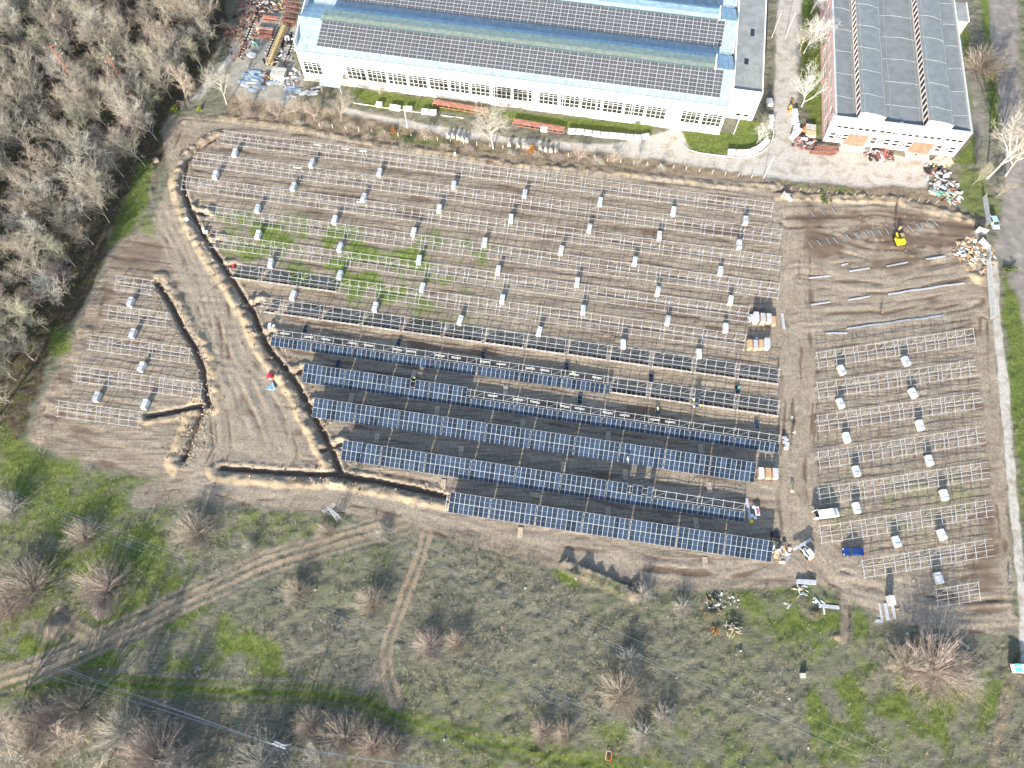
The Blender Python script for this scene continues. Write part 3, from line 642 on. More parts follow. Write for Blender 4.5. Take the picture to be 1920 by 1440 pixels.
# empty shipping pallets
EPS = [(776,702,-12,'eighth'),(948,731,-4,'eighth'),(1140,817,-4,'ninth'),(659,746,-10,'ninth'),(819.5,771,-5,'ninth'),(980,795,-3,'ninth'),(1314,843,1,'ninth'),(706.5,822,-8,'tenth'),(864.5,846,-5,'tenth'),(1056,875,-4,'tenth'),(1172,890,-3,'tenth'),(1330,914.5,2,'tenth'),(1003,928,80,'eleventh'),(1140,962,0,'eleventh'),(1305,981,2,'eleventh'),(831,909,-4,'eleventh'),(975.5,999,-5,'twelfth'),(1322,1055,-2,'twelfth')]
cnt = {}
EPS.sort(key=lambda e: (e[3], e[0]))
for px, py, an, rw in EPS:
    cnt[rw] = cnt.get(rw, 0)+1; p = G(px, py, .1)
    if (px, py) == (1003,928): lb = 'empty shipping pallet turned sideways below the eleventh rack row'
    else: lb = f'empty brown shipping pallet below the {rw} rack row, number {ORD[cnt[rw]-1]} listed in that aisle'
    lb = lb.replace(', number ', ', ').replace(' listed in that aisle', ' from the left')
    r = thing('empty_pallet', lb, 'pallet', (p.x, p.y, gz_at(p.x, p.y)+.02), rad(an), 'empty shipping pallets in the aisles')
    for k in (-.5,0,.5): b = MB(); b.box((k,0,.11), (.1,2.34,.09), WOOD); put('bearer', b.mesh('bearer'), r)
    for k in range(9): b = MB(); b.box((0,-1.1+k*.275,.165), (1.14,.245,.022), WOOD); put('board', b.mesh('board'), r)

# pairs of short rails lying on purlins
mb = MB()
for k in range(2): mb.box((0,k*.24-.12,0), (2.3,.07,.05), FOAM)
ME_PR = mb.mesh('rail_pair')
def rail_pairs(row, xs_, rowname):
    root, U, V, L, org = RW[row]
    for j, X_ in enumerate(xs_):
        s_ = 3.45; p = org+U*X_+V*(s_*CT); p.z = Z0+s_*ST+.06
        o = thing('rail_pair', f'pair of short white rails laid on the {rowname} rack row, {ORD[j]} pair from the left', 'rails', p, math.atan2(U.y, U.x)+rad(random.uniform(-5,3)), f'short white rails lying on the {rowname} rack row', ME_PR)
        o.rotation_euler.x = TILT
rail_pairs(7, [3.5,9.5,13.8,20.5,24.5,31.5,35,42,46,53,57,64,67.5,74.5,80], 'eighth')
rail_pairs(8, [46,52,56,63,66.5,73,77,84,87.5], 'ninth')
rail_pairs(0, [28,36,41], 'first'); rail_pairs(1, [30], 'second'); rail_pairs(2, [50], 'third')
# long steel bundles lying about
def bundle(px, py, ln, an, label, n=4, wd=.11, hgt=.12, m=RAIL, cat='steel bundle', grp=None, layers=1):
    p = G(px, py, .1); r = thing('steel_bundle', label, cat, (p.x, p.y, gz_at(p.x, p.y)), rad(an), grp)
    b = MB(); b.box((0,0,.6-.5),(ln,wd*.94,hgt),m); me_ = b.mesh('steel_section')
    for l in range(layers):
        for k in range(n): put('steel_section', me_, r, (random.uniform(-.06,.06), (k-(n-1)/2)*wd, l*hgt*1.02))
    return r
bundle(1468.5,601,4.4,87,'grey-blue steel bundle beside the upper carton row',3,.2)
bundle(1403.5,955,5.2,-88,'long grey-blue rails at the right end of the eleventh row',4,.16)
bundle(1511,1091.5,4.1,-3,'silver steel bundle lying below the short-row corner',6,.16,.16,layers=3)
bundle(1554,1137,4.2,-6,'pale blue steel bundle on the grass edge',4,.17,.14,layers=2)
bundle(1651,1146,3.2,88,'leftmost of the upright steel bundles at the lower edge',2,.2,.14)
bundle(1662,1147,3.4,88,'middle steel bundle at the lower edge, beside the tall crate',4,.16,.14)
bundle(1675,1147,2.6,88,'right steel bundle at the lower edge',3,.17,.14,layers=2)
bundle(1648,1164,1.8,-4,'short grey mesh bundle below the upright bundles',4,.16,.12,GWIRE)
for j, (a, b) in enumerate([((1517,521),(1556,517)),((1592,509),(1630,503)),((1662,500),(1702,492)),((1735,487),(1772,481)),((1520,571.5),(1557,566)),((1590,563),(1630,556)),((1665,552),(1808,531)),((1548,624.5),(1588,625)),((1587,617),(1770,592)),((1578,497),(1590,494))]):
    A, B = G(*a), G(*b); c_ = (A+B)/2; ln = (B-A).length
    nm = ['first','second','third','fourth','first','second','third','first','second','fifth'][j]; ln_n = 'upper' if j in (0,1,2,3,9) else ('middle' if j in (4,5,6) else 'lower')
    r = thing('laid_out_rails', f'grey rails laid end to end on mud, {nm} run of the {ln_n} line', 'steel rails', (c_.x, c_.y, gz_at(c_.x, c_.y)+.05), math.atan2(B.y-A.y, B.x-A.x), 'grey rails laid out on the bare mud at upper right')
    k = max(1, round(ln/4)); 
    for q in range(k):
        b_ = MB(); seg = ln/k
        for w_ in range(2): b_.box((-ln/2+seg*(q+.5), w_*.22-.1+(q % 2)*.1, .08), (seg*.99,.15,.12), RAIL)
        put('rail_piece', b_.mesh('rail_piece'), r)
PP = [(1523,401),(1542,398),(1563,395.5),(1519,460),(1536,457),(1553,453),(1566,451),(1583,448),(1590,445),(1606,443),(1609,443),(1623,441),(1636,438),(1650,437),(1663,434),(1677,431),(1690,428),(1706,428),(1723,426),(1730,424),(1742,421),(1755,419)]
mb = MB(); mb.box((0,0,.06),(.13,2.1,.1),STEEL); mb.box((.07,0,.09),(.03,2.1,.12),STEEL); ME_PP = mb.mesh('pile_post'); ME_PP.materials[0] = mat('dull_steel', (.26,.29,.33), .6, .2, .1, 3)
for j, (px, py) in enumerate(PP):
    p = G(px, py); o = thing('pile_post', f'grey steel pile lying on mud, {"short group of three at top" if j < 3 else "in the long slanting line"}, {ORD[j] if j < 3 else ORD[(j-3) % 15]+(" from the left" if j < 18 else " of the last group")}', 'steel post', (p.x, p.y, gz_at(p.x, p.y)+.06), rad(22+random.uniform(-8,8)), 'grey steel piles lying in the unfinished area', ME_PP)
# piles already driven, as upright posts near the digger
mb = MB(); mb.box((0,0,.45),(.09,.06,.9),MATS['dull_steel']); ME_UP = mb.mesh('driven_post')
for j in range(0, 26, 2):
    px, py = [(1608+k*13, 430-k*1.6) for k in range(13)][j] if j < 13 else (1612+(j-13)*17, 478-(j-13)*1.2)
    p = G(px, py); thing('driven_post', 'short steel post driven upright into pale patched mud, upper right area', 'steel post', (p.x, p.y, 0), 0, 'driven posts in the unfinished area', ME_UP)
# ---------------- white factory ----------------
def local(root, name, b, parent=None, **k): return put(name, b.mesh(name), parent or root, **k)
O1 = G(554, 92.5, 10); A1 = rad(-10.0)
fac = thing('factory_building', 'long white factory hall with solar covered ridged roof and window bands', 'factory', (O1.x, O1.y, 0), A1)
FL, EH, BAY, NB = 123.0, 10.0, 19.6, 3
SK = math.tan(rad(6.2))
def skew(xx, yy): return xx-yy*SK if xx < 20 else xx
def fbox(b, x0, x1, y0, y1, z0, z1, m):
    vs = [(skew(a, c_) if abs(a) < 6 else a, c_, e) for e in (z0, z1) for a, c_ in ((x0,y0),(x1,y0),(x1,y1),(x0,y1))]
    b.add(vs, [(3,2,1,0),(4,5,6,7),(0,1,5,4),(1,2,6,5),(2,3,7,6),(3,0,4,7)], m)
# window openings along the front: (x0, x1)
wins = [(.9,6.2)]+[(14.0+k*6.14, 14.0+k*6.14+5.45) for k in range(9)]+[(70.6+k*6.14, 70.6+k*6.14+5.45) for k in range(6)]+[(111.2,116.4),(117.1,122.3)]
WZ0, WZ1 = 2.0, 6.1
b = MB(); D = NB*BAY
b.box((FL/2, .15, 1.0), (FL, .3, 2.0), CREAM)
b.box((FL/2, .15, (WZ1+EH)/2), (FL, .3, EH-WZ1), WHITEW)
px0 = 0
for x0, x1 in wins+[(FL, FL)]:
    if x0-px0 > .02: b.box(((px0+x0)/2, .15, (WZ0+WZ1)/2), (x0-px0, .3, WZ1-WZ0), WHITEW)
    px0 = x1
fbox(b, 0, .3, .32, D, 0, EH+2.5, WHITEW); b.box((FL-.15, D/2+.16, (EH+.2)/2), (.3, D-.34, EH+.2), WHITEW); b.box((FL/2-4, D-.1, EH/2), (FL+6, .3, EH), WHITEW)
local(fac, 'wall', b)
mbp = MB(); mbp.box((0,0,0), (1,.05,1), DARKG); MPANE = mbp.mesh('pane')
mbx = MB(); mbx.box((0,0,0), (1,.16,1), WFR); MBAR = mbx.mesh('window_bar')
for x0, x1 in wins:
    wd = x1-x0; nc = 4; zs = [WZ0, WZ0+1.25, WZ0+2.65, WZ0+3.4, WZ1]
    fr = MB(); 
    for k in range(nc+1): fr.box((x0+k*wd/nc, .05, (WZ0+WZ1)/2), (.09, .05, WZ1-WZ0), WFR)
    for z in zs: fr.box(((x0+x1)/2, .06, z), (wd, .05, .07), WFR)
    wo = local(fac, 'window', fr)
    for k in range(nc):
        for q in range(4): put('pane', MPANE, wo, (x0+(k+.5)*wd/nc, .12, (zs[q]+zs[q+1])/2), (0,0,0), (wd/nc, 1, zs[q+1]-zs[q]))
for k in range(12):
    b = MB(); b.bar((18+k*9.9, -.12, .1), (18+k*9.9, -.12, EH), .12, WFR); local(fac, 'downpipe', b)
b = MB(); b.box((FL/2,-.55,.12),(FL,1.1,.24),CONC); local(fac, 'apron', b)
RZ = 13.05; RV = 9.8
def slab(b, p, t, m):   # quad with thickness t downward
    p = [Vector(q) for q in p]; b.add(p+[q-Vector((0,0,t)) for q in p], [(0,1,2,3),(7,6,5,4),(0,4,5,1),(1,5,6,2),(2,6,7,3),(3,7,4,0)], m)
XL, XR = 0, FL
pitch_a = math.atan2(RZ-EH, RV+.4)
for n in range(NB):
    v0 = n*BAY; zl = EH if n == 0 else EH+.15; vs_ = v0-.45 if n == 0 else v0+.2
    b = MB()
    nstrip = 41
    for k in range(nstrip):     # roof sheets
        xa, xb = XL+(FL)*k/nstrip, XL+FL*(k+1)/nstrip
        slab(b, [(xa+.02-(vs_*SK if k == 0 else 0), vs_, zl), (xb-.02, vs_, zl), (xb-.02, v0+RV, RZ+(.004*(k % 2))), (xa+.02-((v0+RV)*SK if k == 0 else 0), v0+RV, RZ+(.004*(k % 2)))], .08, ROOFM)
    local(fac, 'south_roof_slope', b)
    b = MB()
    for k in range(nstrip*2):
        xa, xb = FL*k/nstrip/2, FL*(k+1)/nstrip/2; dz = .03*(k % 2)
        slab(b, [(xa+.02-((v0+RV)*SK if k == 0 else 0), v0+RV, RZ+dz), (xb-.02, v0+RV, RZ+dz), (xb-.02, v0+18.5, EH+.35+dz), (xa+.02-((v0+18.5)*SK if k == 0 else 0), v0+18.5, EH+.35+dz)], .08, ROOFB)
    local(fac, 'north_roof_slope', b)
    b = MB(); slab(b, [(-(v0+18.5)*SK, v0+18.5, EH+.2), (FL, v0+18.5, EH+.2), (FL, v0+BAY+.2, EH+.2), (-(v0+BAY)*SK, v0+BAY+.2, EH+.2)], .1, ROOFM); local(fac, 'valley_gutter', b)
    # ridge skylight
    f1, f2 = (FIBRE, FIBRE2) if n == 0 else (ROOFB, ROOFM)
    sk = MB(); xa, xb = 5.5-.4*n, 117.6
    prof = [(v0+9.35, RZ-.25), (v0+9.35, RZ+.35), (v0+10.6, RZ+.72), (v0+13.6, RZ+.35), (v0+14.2, RZ-1.2), (v0+11, RZ-1)]
    cols = [TEAL, f2, f1, TEAL, TEAL, TEAL]
    for i in range(6):
        p, q = prof[i], prof[(i+1) % 6]; sk.add([(xa,p[0],p[1]),(xb,p[0],p[1]),(xb,q[0],q[1]),(xa,q[0],q[1])], [(0,1,2,3)], cols[i])
    for xx in (xa, xb): sk.add([(xx, a, c_) for a, c_ in prof], [tuple(range(6))], ROOFM)
    so_ = local(fac, 'ridge_skylight', sk)
    e = MB(); e.box((xb+.15, v0+11.6, RZ+.15), (.3, 4.6, 2.2), WHITEW); put('skylight_end', e.mesh('skylight_end'), so_)
    for k in range(28):
        e = MB(); e.bar((xa+4*k+1, v0+10.6, RZ+.74), (xa+4*k+1, v0+13.6, RZ+.37), .04, f2); put('skylight_rib', e.mesh('skylight_rib'), so_)
b = MB(); fbox(b, -.25, .15, -.4, D, EH+.02, EH+.5, WFR); b.box((FL/2, -.5, EH-.02), (FL+.5, .2, .22), mat('gutter_grey', (.35,.37,.37), .6))
local(fac, 'gutter', b)
for k in range(NB):
    v0 = k*BAY; b = MB()
    b.add([(-.2-v0*SK, v0, EH), (-.2-(v0+RV)*SK, v0+RV, RZ), (-.2-(v0+18.5)*SK, v0+18.5, EH), (.2-v0*SK, v0, EH), (.2-(v0+RV)*SK, v0+RV, RZ), (.2-(v0+18.5)*SK, v0+18.5, EH)], [(0,1,2),(5,4,3),(0,3,4,1),(1,4,5,2),(2,5,3,0)], WHITEW)
    b.add([(FL-.2, v0, EH), (FL-.2, v0+RV, RZ-.03), (FL-.2, v0+18.5, EH), (FL+.1, v0, EH), (FL+.1, v0+RV, RZ-.03), (FL+.1, v0+18.5, EH)], [(0,1,2),(5,4,3),(0,3,4,1),(1,4,5,2),(2,5,3,0)], WHITEW)
    local(fac, 'gable', b)
b = MB(); slab(b, [(6.8,-5.4,3.2),(13.2,-5.4,3.2),(13.0,.0,4.2),(7.0,.0,4.2)], .12, ROOFM)
for xx in (7.1,12.9): b.box((xx,-5.0,1.55),(.15,.15,3.1),STEEL)
local(fac, 'entrance_canopy', b)
# right annex
an_ = MB(); ax0, ax1, ay0, ay1 = 123.9, 131.9, 6.0, D
an_.box(((ax0+ax1)/2, ay0+.15, 5.1), (ax1-ax0, .3, 10.2), WHITEW); an_.box((ax1-.15, (ay0+ay1)/2, 5.1), (.3, ay1-ay0-.6, 10.2), WHITEW); an_.box((ax0-.2, (ay0+ay1)/2+.5, 5.4), (.4, ay1-ay0-.8, 10.8), WHITEW)
ax_o = local(fac, 'annex_wall', an_)
b = MB(); b.box(((ax0+ax1)/2, (ay0+ay1)/2, 9.5), (ax1-ax0-.62, ay1-ay0-.62, .2), BITUM2); b.box((126.5+2.2,ay0+8,9.612),(4,13,.012),mat('patch_felt',(.29,.30,.28),.85,0,.08,1)); local(fac, 'annex_roof', b)
b = MB(); b.box((127,ay0+12,9.63),(1.2,2.4,.02),mat('puddle',(.03,.035,.04),.15)); b.box((128.3,ay0+24,9.63),(1.1,3,.02),mat('puddle',(.03,.035,.04))); local(fac, 'roof_puddle', b)
b = MB()
for z in (1.6,):
    for k in (0,1): b.box((127.5+k*2.2, ay0-.02, z), (1.2,.06,.8), DARKG)
local(fac, 'small_window', b)
# roof arrays as things: 7 rows x 54
mb = MB(); mb.box((1.10,.56,.03),(2.17,1.10,.035),PFRAME)
for k in range(2): mb.box((.045+.52+k*1.065,.56,.049),(1.03,1.03,.006),mat('roof_panel_glass',(.075,.079,.088),.4,0,.1,.6,.4,rnd=.14))
ME_RP = mb.mesh('solar_panel')
roofang = math.atan2(RZ-EH, RV+.45)
for n in range(2):
    v0 = n*BAY; x0_ = 5.9-.6*n; v1_ = v0+1.55; z1_ = (EH if n == 0 else EH+.15)+(v1_-(v0-.45 if n == 0 else v0+.2))*math.tan(roofang)+.09
    R_ = Matrix.Translation((O1.x, O1.y, 0))@Matrix.Rotation(A1, 4, 'Z')
    p = R_@Vector((x0_, v1_, z1_))
    arr = thing('rooftop_solar_array', ['grey solar array on the front roof slope above the window band', 'grey solar array on the second roof slope at the photo top'][n], 'solar array', p, A1)
    arr.rotation_euler = (roofang, 0, A1)
    cells = [(r_, c_) for r_ in range(7) for c_ in range(51)]
    for r_, c_ in cells[:300]: put('solar_panel', ME_RP, arr, (c_*2.24+.02*r_, r_*1.16, 0))
    src = MB(); 
    for r_, c_ in cells[300:]:
        ox, oy = c_*2.24+.02*r_, r_*1.16
        for k in range(len(ME_RP.polygons)//6):
            vv = [ME_RP.vertices[i].co for i in range(k*8, k*8+8)]
            src.add([(q.x+ox, q.y+oy, q.z) for q in vv], [tuple(i-k*8 for i in ME_RP.polygons[f].vertices) for f in range(k*6, k*6+6)], ME_RP.materials[ME_RP.polygons[k*6].material_index])
    rest = put('solar_panels', src.mesh('solar_panels'), arr); rest['kind'] = 'stuff'

# ---------------- pink workshop ----------------
O2 = G(1566.6, 220, 9); A2 = rad(-9.4)
wk = thing('workshop_building', 'pink workshop with grey felt roof, two glazed roof monitors and orange doors', 'workshop', (O2.x, O2.y, 0), A2)
WL, WD, WH = 36.0, 58.0, 9.3
def wallrun(b, x0, x1, z0, z1, holes, m, fr=lambda p: p, th=.3):
    # front wall with rectangular holes (x0,x1,z0,z1) sorted into vertical strips
    xs_ = sorted({x0, x1, *[h[0] for h in holes], *[h[1] for h in holes]})
    for a, c_ in zip(xs_, xs_[1:]):
        hs = sorted([h for h in holes if h[0] < (a+c_)/2 < h[1]], key=lambda h: h[2]); z = z0
        for h in hs+[(0,0,z1,z1)]:
            if h[2]-z > .01: 
                vs = [fr((xx, yy, zz)) for zz in (z, h[2]) for xx, yy in ((a,0),(c_,0),(c_,th),(a,th))]
                b.add(vs, [(3,2,1,0),(4,5,6,7),(0,1,5,4),(1,2,6,5),(2,3,7,6),(3,0,4,7)], m)
            z = h[3]
doors = [(5.4,11.4,0,4.0),(23.1,29.1,0,4.0)]
ups = [(1.6+k*1.75+ (k//3)*.55, 1.6+k*1.75+(k//3)*.55+1.35, 5.5, 6.4) for k in range(18)]
lows = []
for xx in (.9,12.3,18.3,29.9):
    lows += [(xx,xx+1.5,1.5,2.45),(xx,xx+1.5,2.65,3.6),(xx+1.95,xx+2.4,1.5,3.5),(xx+2.75,xx+3.2,1.5,3.5),(xx+3.6,xx+5.1,1.5,2.45),(xx+3.6,xx+5.1,2.65,3.6)]
b = MB(); wallrun(b, 0, WL, 0, WH, doors+ups+lows, PINKW); local(wk, 'front_wall', b)
for h in ups+lows:
    fr_ = MB(); fr_.box(((h[0]+h[1])/2, .05, h[2]+.03), (h[1]-h[0], .03, .03), WFR); fr_.box(((h[0]+h[1])/2, .05, h[3]-.03), (h[1]-h[0], .03, .03), WFR)
    for q_ in (h[0]+.03, h[1]-.03): fr_.box((q_, .05, (h[2]+h[3])/2), (.03, .03, h[3]-h[2]), WFR)
    wo = local(wk, 'window', fr_); put('pane', MPANE, wo, ((h[0]+h[1])/2, .09, (h[2]+h[3])/2), (0,0,0), (h[1]-h[0], 1, h[3]-h[2]))
for d_ in doors:
    do = MB()
    for k in range(4): do.box((d_[0]+(k+.5)*1.5, .12+.02*(k % 2), 2.0), (1.47, .08, 3.98), ORANGE)
    local(wk, 'double_door', do)
# side walls with strips of windows
holesL = []
for k in range(8):
    y0_ = 1.4+k*6.9
    holesL += [(y0_, y0_+4.6, 1.6, 4.4), (y0_, y0_+4.6, 5.6, 7.2)]
frL = lambda p: (p[1], p[0]+.3, p[2]); b = MB(); wallrun(b, 0, WD-.3, 0, WH, holesL, PINK, frL); local(wk, 'left_wall', b)
for h in holesL:
    fr_ = MB(); n_ = 5
    for k in range(n_+1): fr_.box((.06, h[0]+.3+k*(h[1]-h[0])/n_, (h[2]+h[3])/2), (.03, .09, h[3]-h[2]), WFR)
    for z in (h[2], (h[2]+h[3])/2, h[3]): fr_.box((.055, (h[0]+h[1])/2+.3, z), (.035, h[1]-h[0], .10), WFR)
    wo = local(wk, 'window', fr_)
    put('pane', MPANE, wo, (.10, (h[0]+h[1])/2+.3, (h[2]+h[3])/2), (0,0,rad(90)), (h[1]-h[0], 1, h[3]-h[2]))
b = MB(); b.box((WL-.15, WD/2+.15, WH/2), (.3, WD-.32, WH), PINKW); b.box((WL/2, WD+.15, WH/2), (WL, .3, WH), PINKW); local(wk, 'rear_walls', b)
b = MB(); b.box((WL/2, .12, WH+.06), (WL+.2, .5, .12), mat('parapet_cap', (.55,.62,.66), .5)); b.box((.1, WD/2, WH+.05), (.4, WD, .1), MATS['parapet_cap']); b.box((WL-.1, WD/2, WH+.05), (.4, WD, .1), MATS['parapet_cap']); local(wk, 'parapet_cap', b)
def curved(b, x0, x1, z0, z1, sag, y0, y1, m, n=8, t=.15):
    for k in range(n):
        xa, xb = x0+(x1-x0)*k/n, x0+(x1-x0)*(k+1)/n
        f = lambda xx: z0+(z1-z0)*(xx-x0)/(x1-x0)+sag*4*((xx-x0)/(x1-x0))*(1-(xx-x0)/(x1-x0))
        slab(b, [(xa,y0,f(xa)),(xb,y0,f(xb)),(xb,y1,f(xb)),(xa,y1,f(xa))], t, m)
b = MB(); curved(b, .3, 5.8, 8.9, 8.5, .15, .3, WD, BITUM); curved(b, 12.6, 23.6, 8.3, 8.5, .35, .3, WD, BITUM); curved(b, 30.3, WL-.3, 8.3, 8.9, .12, .3, WD, BITUM); local(wk, 'felt_roof', b)
for mi_, (ma, mz) in enumerate(((5.8,12.6),(23.6,30.3))):
    mo = MB(); zt0, zt1, zb = 11.7, 10.9, 8.35
    curved(mo, ma, mz+.25, zt0, zt1, .35, .1, WD-1, BITUM, 8, .12)
    root_m = local(wk, 'roof_monitor', mo)
    e = MB()
    n_ = 8; f = lambda q: zt0+(zt1-zt0)*q+.35*4*q*(1-q)-.12
    for yy in (.15, WD-1.2):
        top = [(ma+(mz-ma)*k/n_, yy, f(k/n_)) for k in range(n_+1)]; bot = [(ma+(mz-ma)*k/n_, yy, zb) for k in range(n_+1)]
        tb = [(p[0], p[1]+.25, p[2]) for p in top]; bb = [(p[0], p[1]+.25, p[2]) for p in bot]
        for k in range(n_):
            e.add([bot[k], bot[k+1], top[k+1], top[k], bb[k], bb[k+1], tb[k+1], tb[k]], [(0,1,2,3),(7,6,5,4),(0,4,5,1),(2,6,7,3),(1,5,6,2),(3,7,4,0)], PINKW)
    e.box((mz-.1, WD/2-.4, 9.0), (.2, WD-1.4, 1.6), PINKW)
    put('monitor_wall', e.mesh('monitor_wall'), root_m)
    e = MB(); nw = 24; st = (WD-2)/nw; e.box((ma+.1, WD/2-.4, zb+.25), (.2, WD-1.4, .5), PINKW); e.box((ma+.1, WD/2-.4, zt0-.3), (.2, WD-1.4, .4), PINKW)
    for k in range(nw+1): e.box((ma+.1, .5+k*st, (zb+zt0)/2), (.2, .55, zt0-zb-.6), PINKW)
    put('window_strip', e.mesh('window_strip'), root_m)
    for k in range(nw): put('pane', MPANE, root_m, (ma+.12, .5+(k+.5)*st, (zb+zt0)/2+.05), (0,0,rad(90)), (st-.5, 1, zt0-zb-1.0))
# pale wavy seams over the felt
def seam(pts, w_=.085):
    e = MB()
    for a, c_ in zip(pts, pts[1:]): e.bar(a, c_, w_, SEAM, 4)
    local(wk, 'roof_seam', e)
def rz_(xx):
    if xx < 5.8: q = (xx-.3)/5.5; return 8.9-.4*q+.6*q*(1-q)
    if 12.6 < xx < 23.6: q = (xx-12.6)/11; return 8.3+.2*q+1.4*q*(1-q)
    if xx > 30.55: q = (xx-30.3)/(WL-.6-30.3+.3); q = min(q,1); return 8.3+.6*q+.48*q*(1-q)
    a = 5.8 if xx < 20 else 23.6; q = (xx-a)/6.9; return 11.7-.8*q+1.4*q*(1-q)
for xx in (.6, 5.2, 6.6, 12.3, 15.2, 22.9, 24.4, 30.0, 35.4):
    seam([(xx+.12*math.sin(k*1.1+xx), .7+k*3.1, rz_(xx+.12*math.sin(k*1.1+xx))+.02) for k in range(18)])
for xa, xb, y0_ in ((.5,5.5,9.7),(6.0,12.4,8.6),(12.9,23.3,9.0),(24,30.2,6.6),(30.9,35.6,8.0)):
    for q in range(6):
        yy = y0_+q*9.0-1.5
        if yy > WD-2: continue
        seam([(xa+(xb-xa)*k/6, yy+.12*math.sin(k*1.3+q), rz_(xa+(xb-xa)*k/6)+.03) for k in range(7)])
for k in range(2): e = MB(); e.bar((17.3+k*.5,-.12,.1),(17.3+k*.5,-.12,WH+.2),.14,PINK); e.bar((17.3+k*.5,-.12,WH+.2),(17.3+k*.5,.8,WH+.15),.14,PINK); local(wk, 'downpipe', e)
e = MB(); e.bar((.0,-.25,.2),(-.6,-.0,WH),.1,PINK); e.box((-.35,.2,WH-.1),(.7,.7,.4),MATS['parapet_cap']); local(wk, 'corner_pipe', e)
e = MB(); e.box((8.4,-1.2,.06),(6.6,2.4,.12),CONC); e.box((26.1,-1.2,.06),(6.6,2.4,.12),CONC); local(wk, 'door_ramp', e)
# low wing behind at the right
ad = thing('rear_wing', 'low pink and white wing jutting from the far right side of the workshop', 'building', (O2.x, O2.y, 0), A2)
b = MB(); b.box((38.2, 50, 3.8), (4.1, 8, 7.6), PINKW); local(ad, 'wall', b)
b = MB(); b.box((38.2, 50, 7.7), (4.3, 8.2, .2), BITUM2); b.box((40.3,50,7.9),(.25,8.2,.5),WFR); local(ad, 'roof', b)
b = MB(); b.box((36.9, 43.6, 4.2), (1.6, .9, .14), WFR); b.bar((37.6,43.6,4.1),(37.6,43.6,0),.1,WFR); local(ad, 'canopy', b)
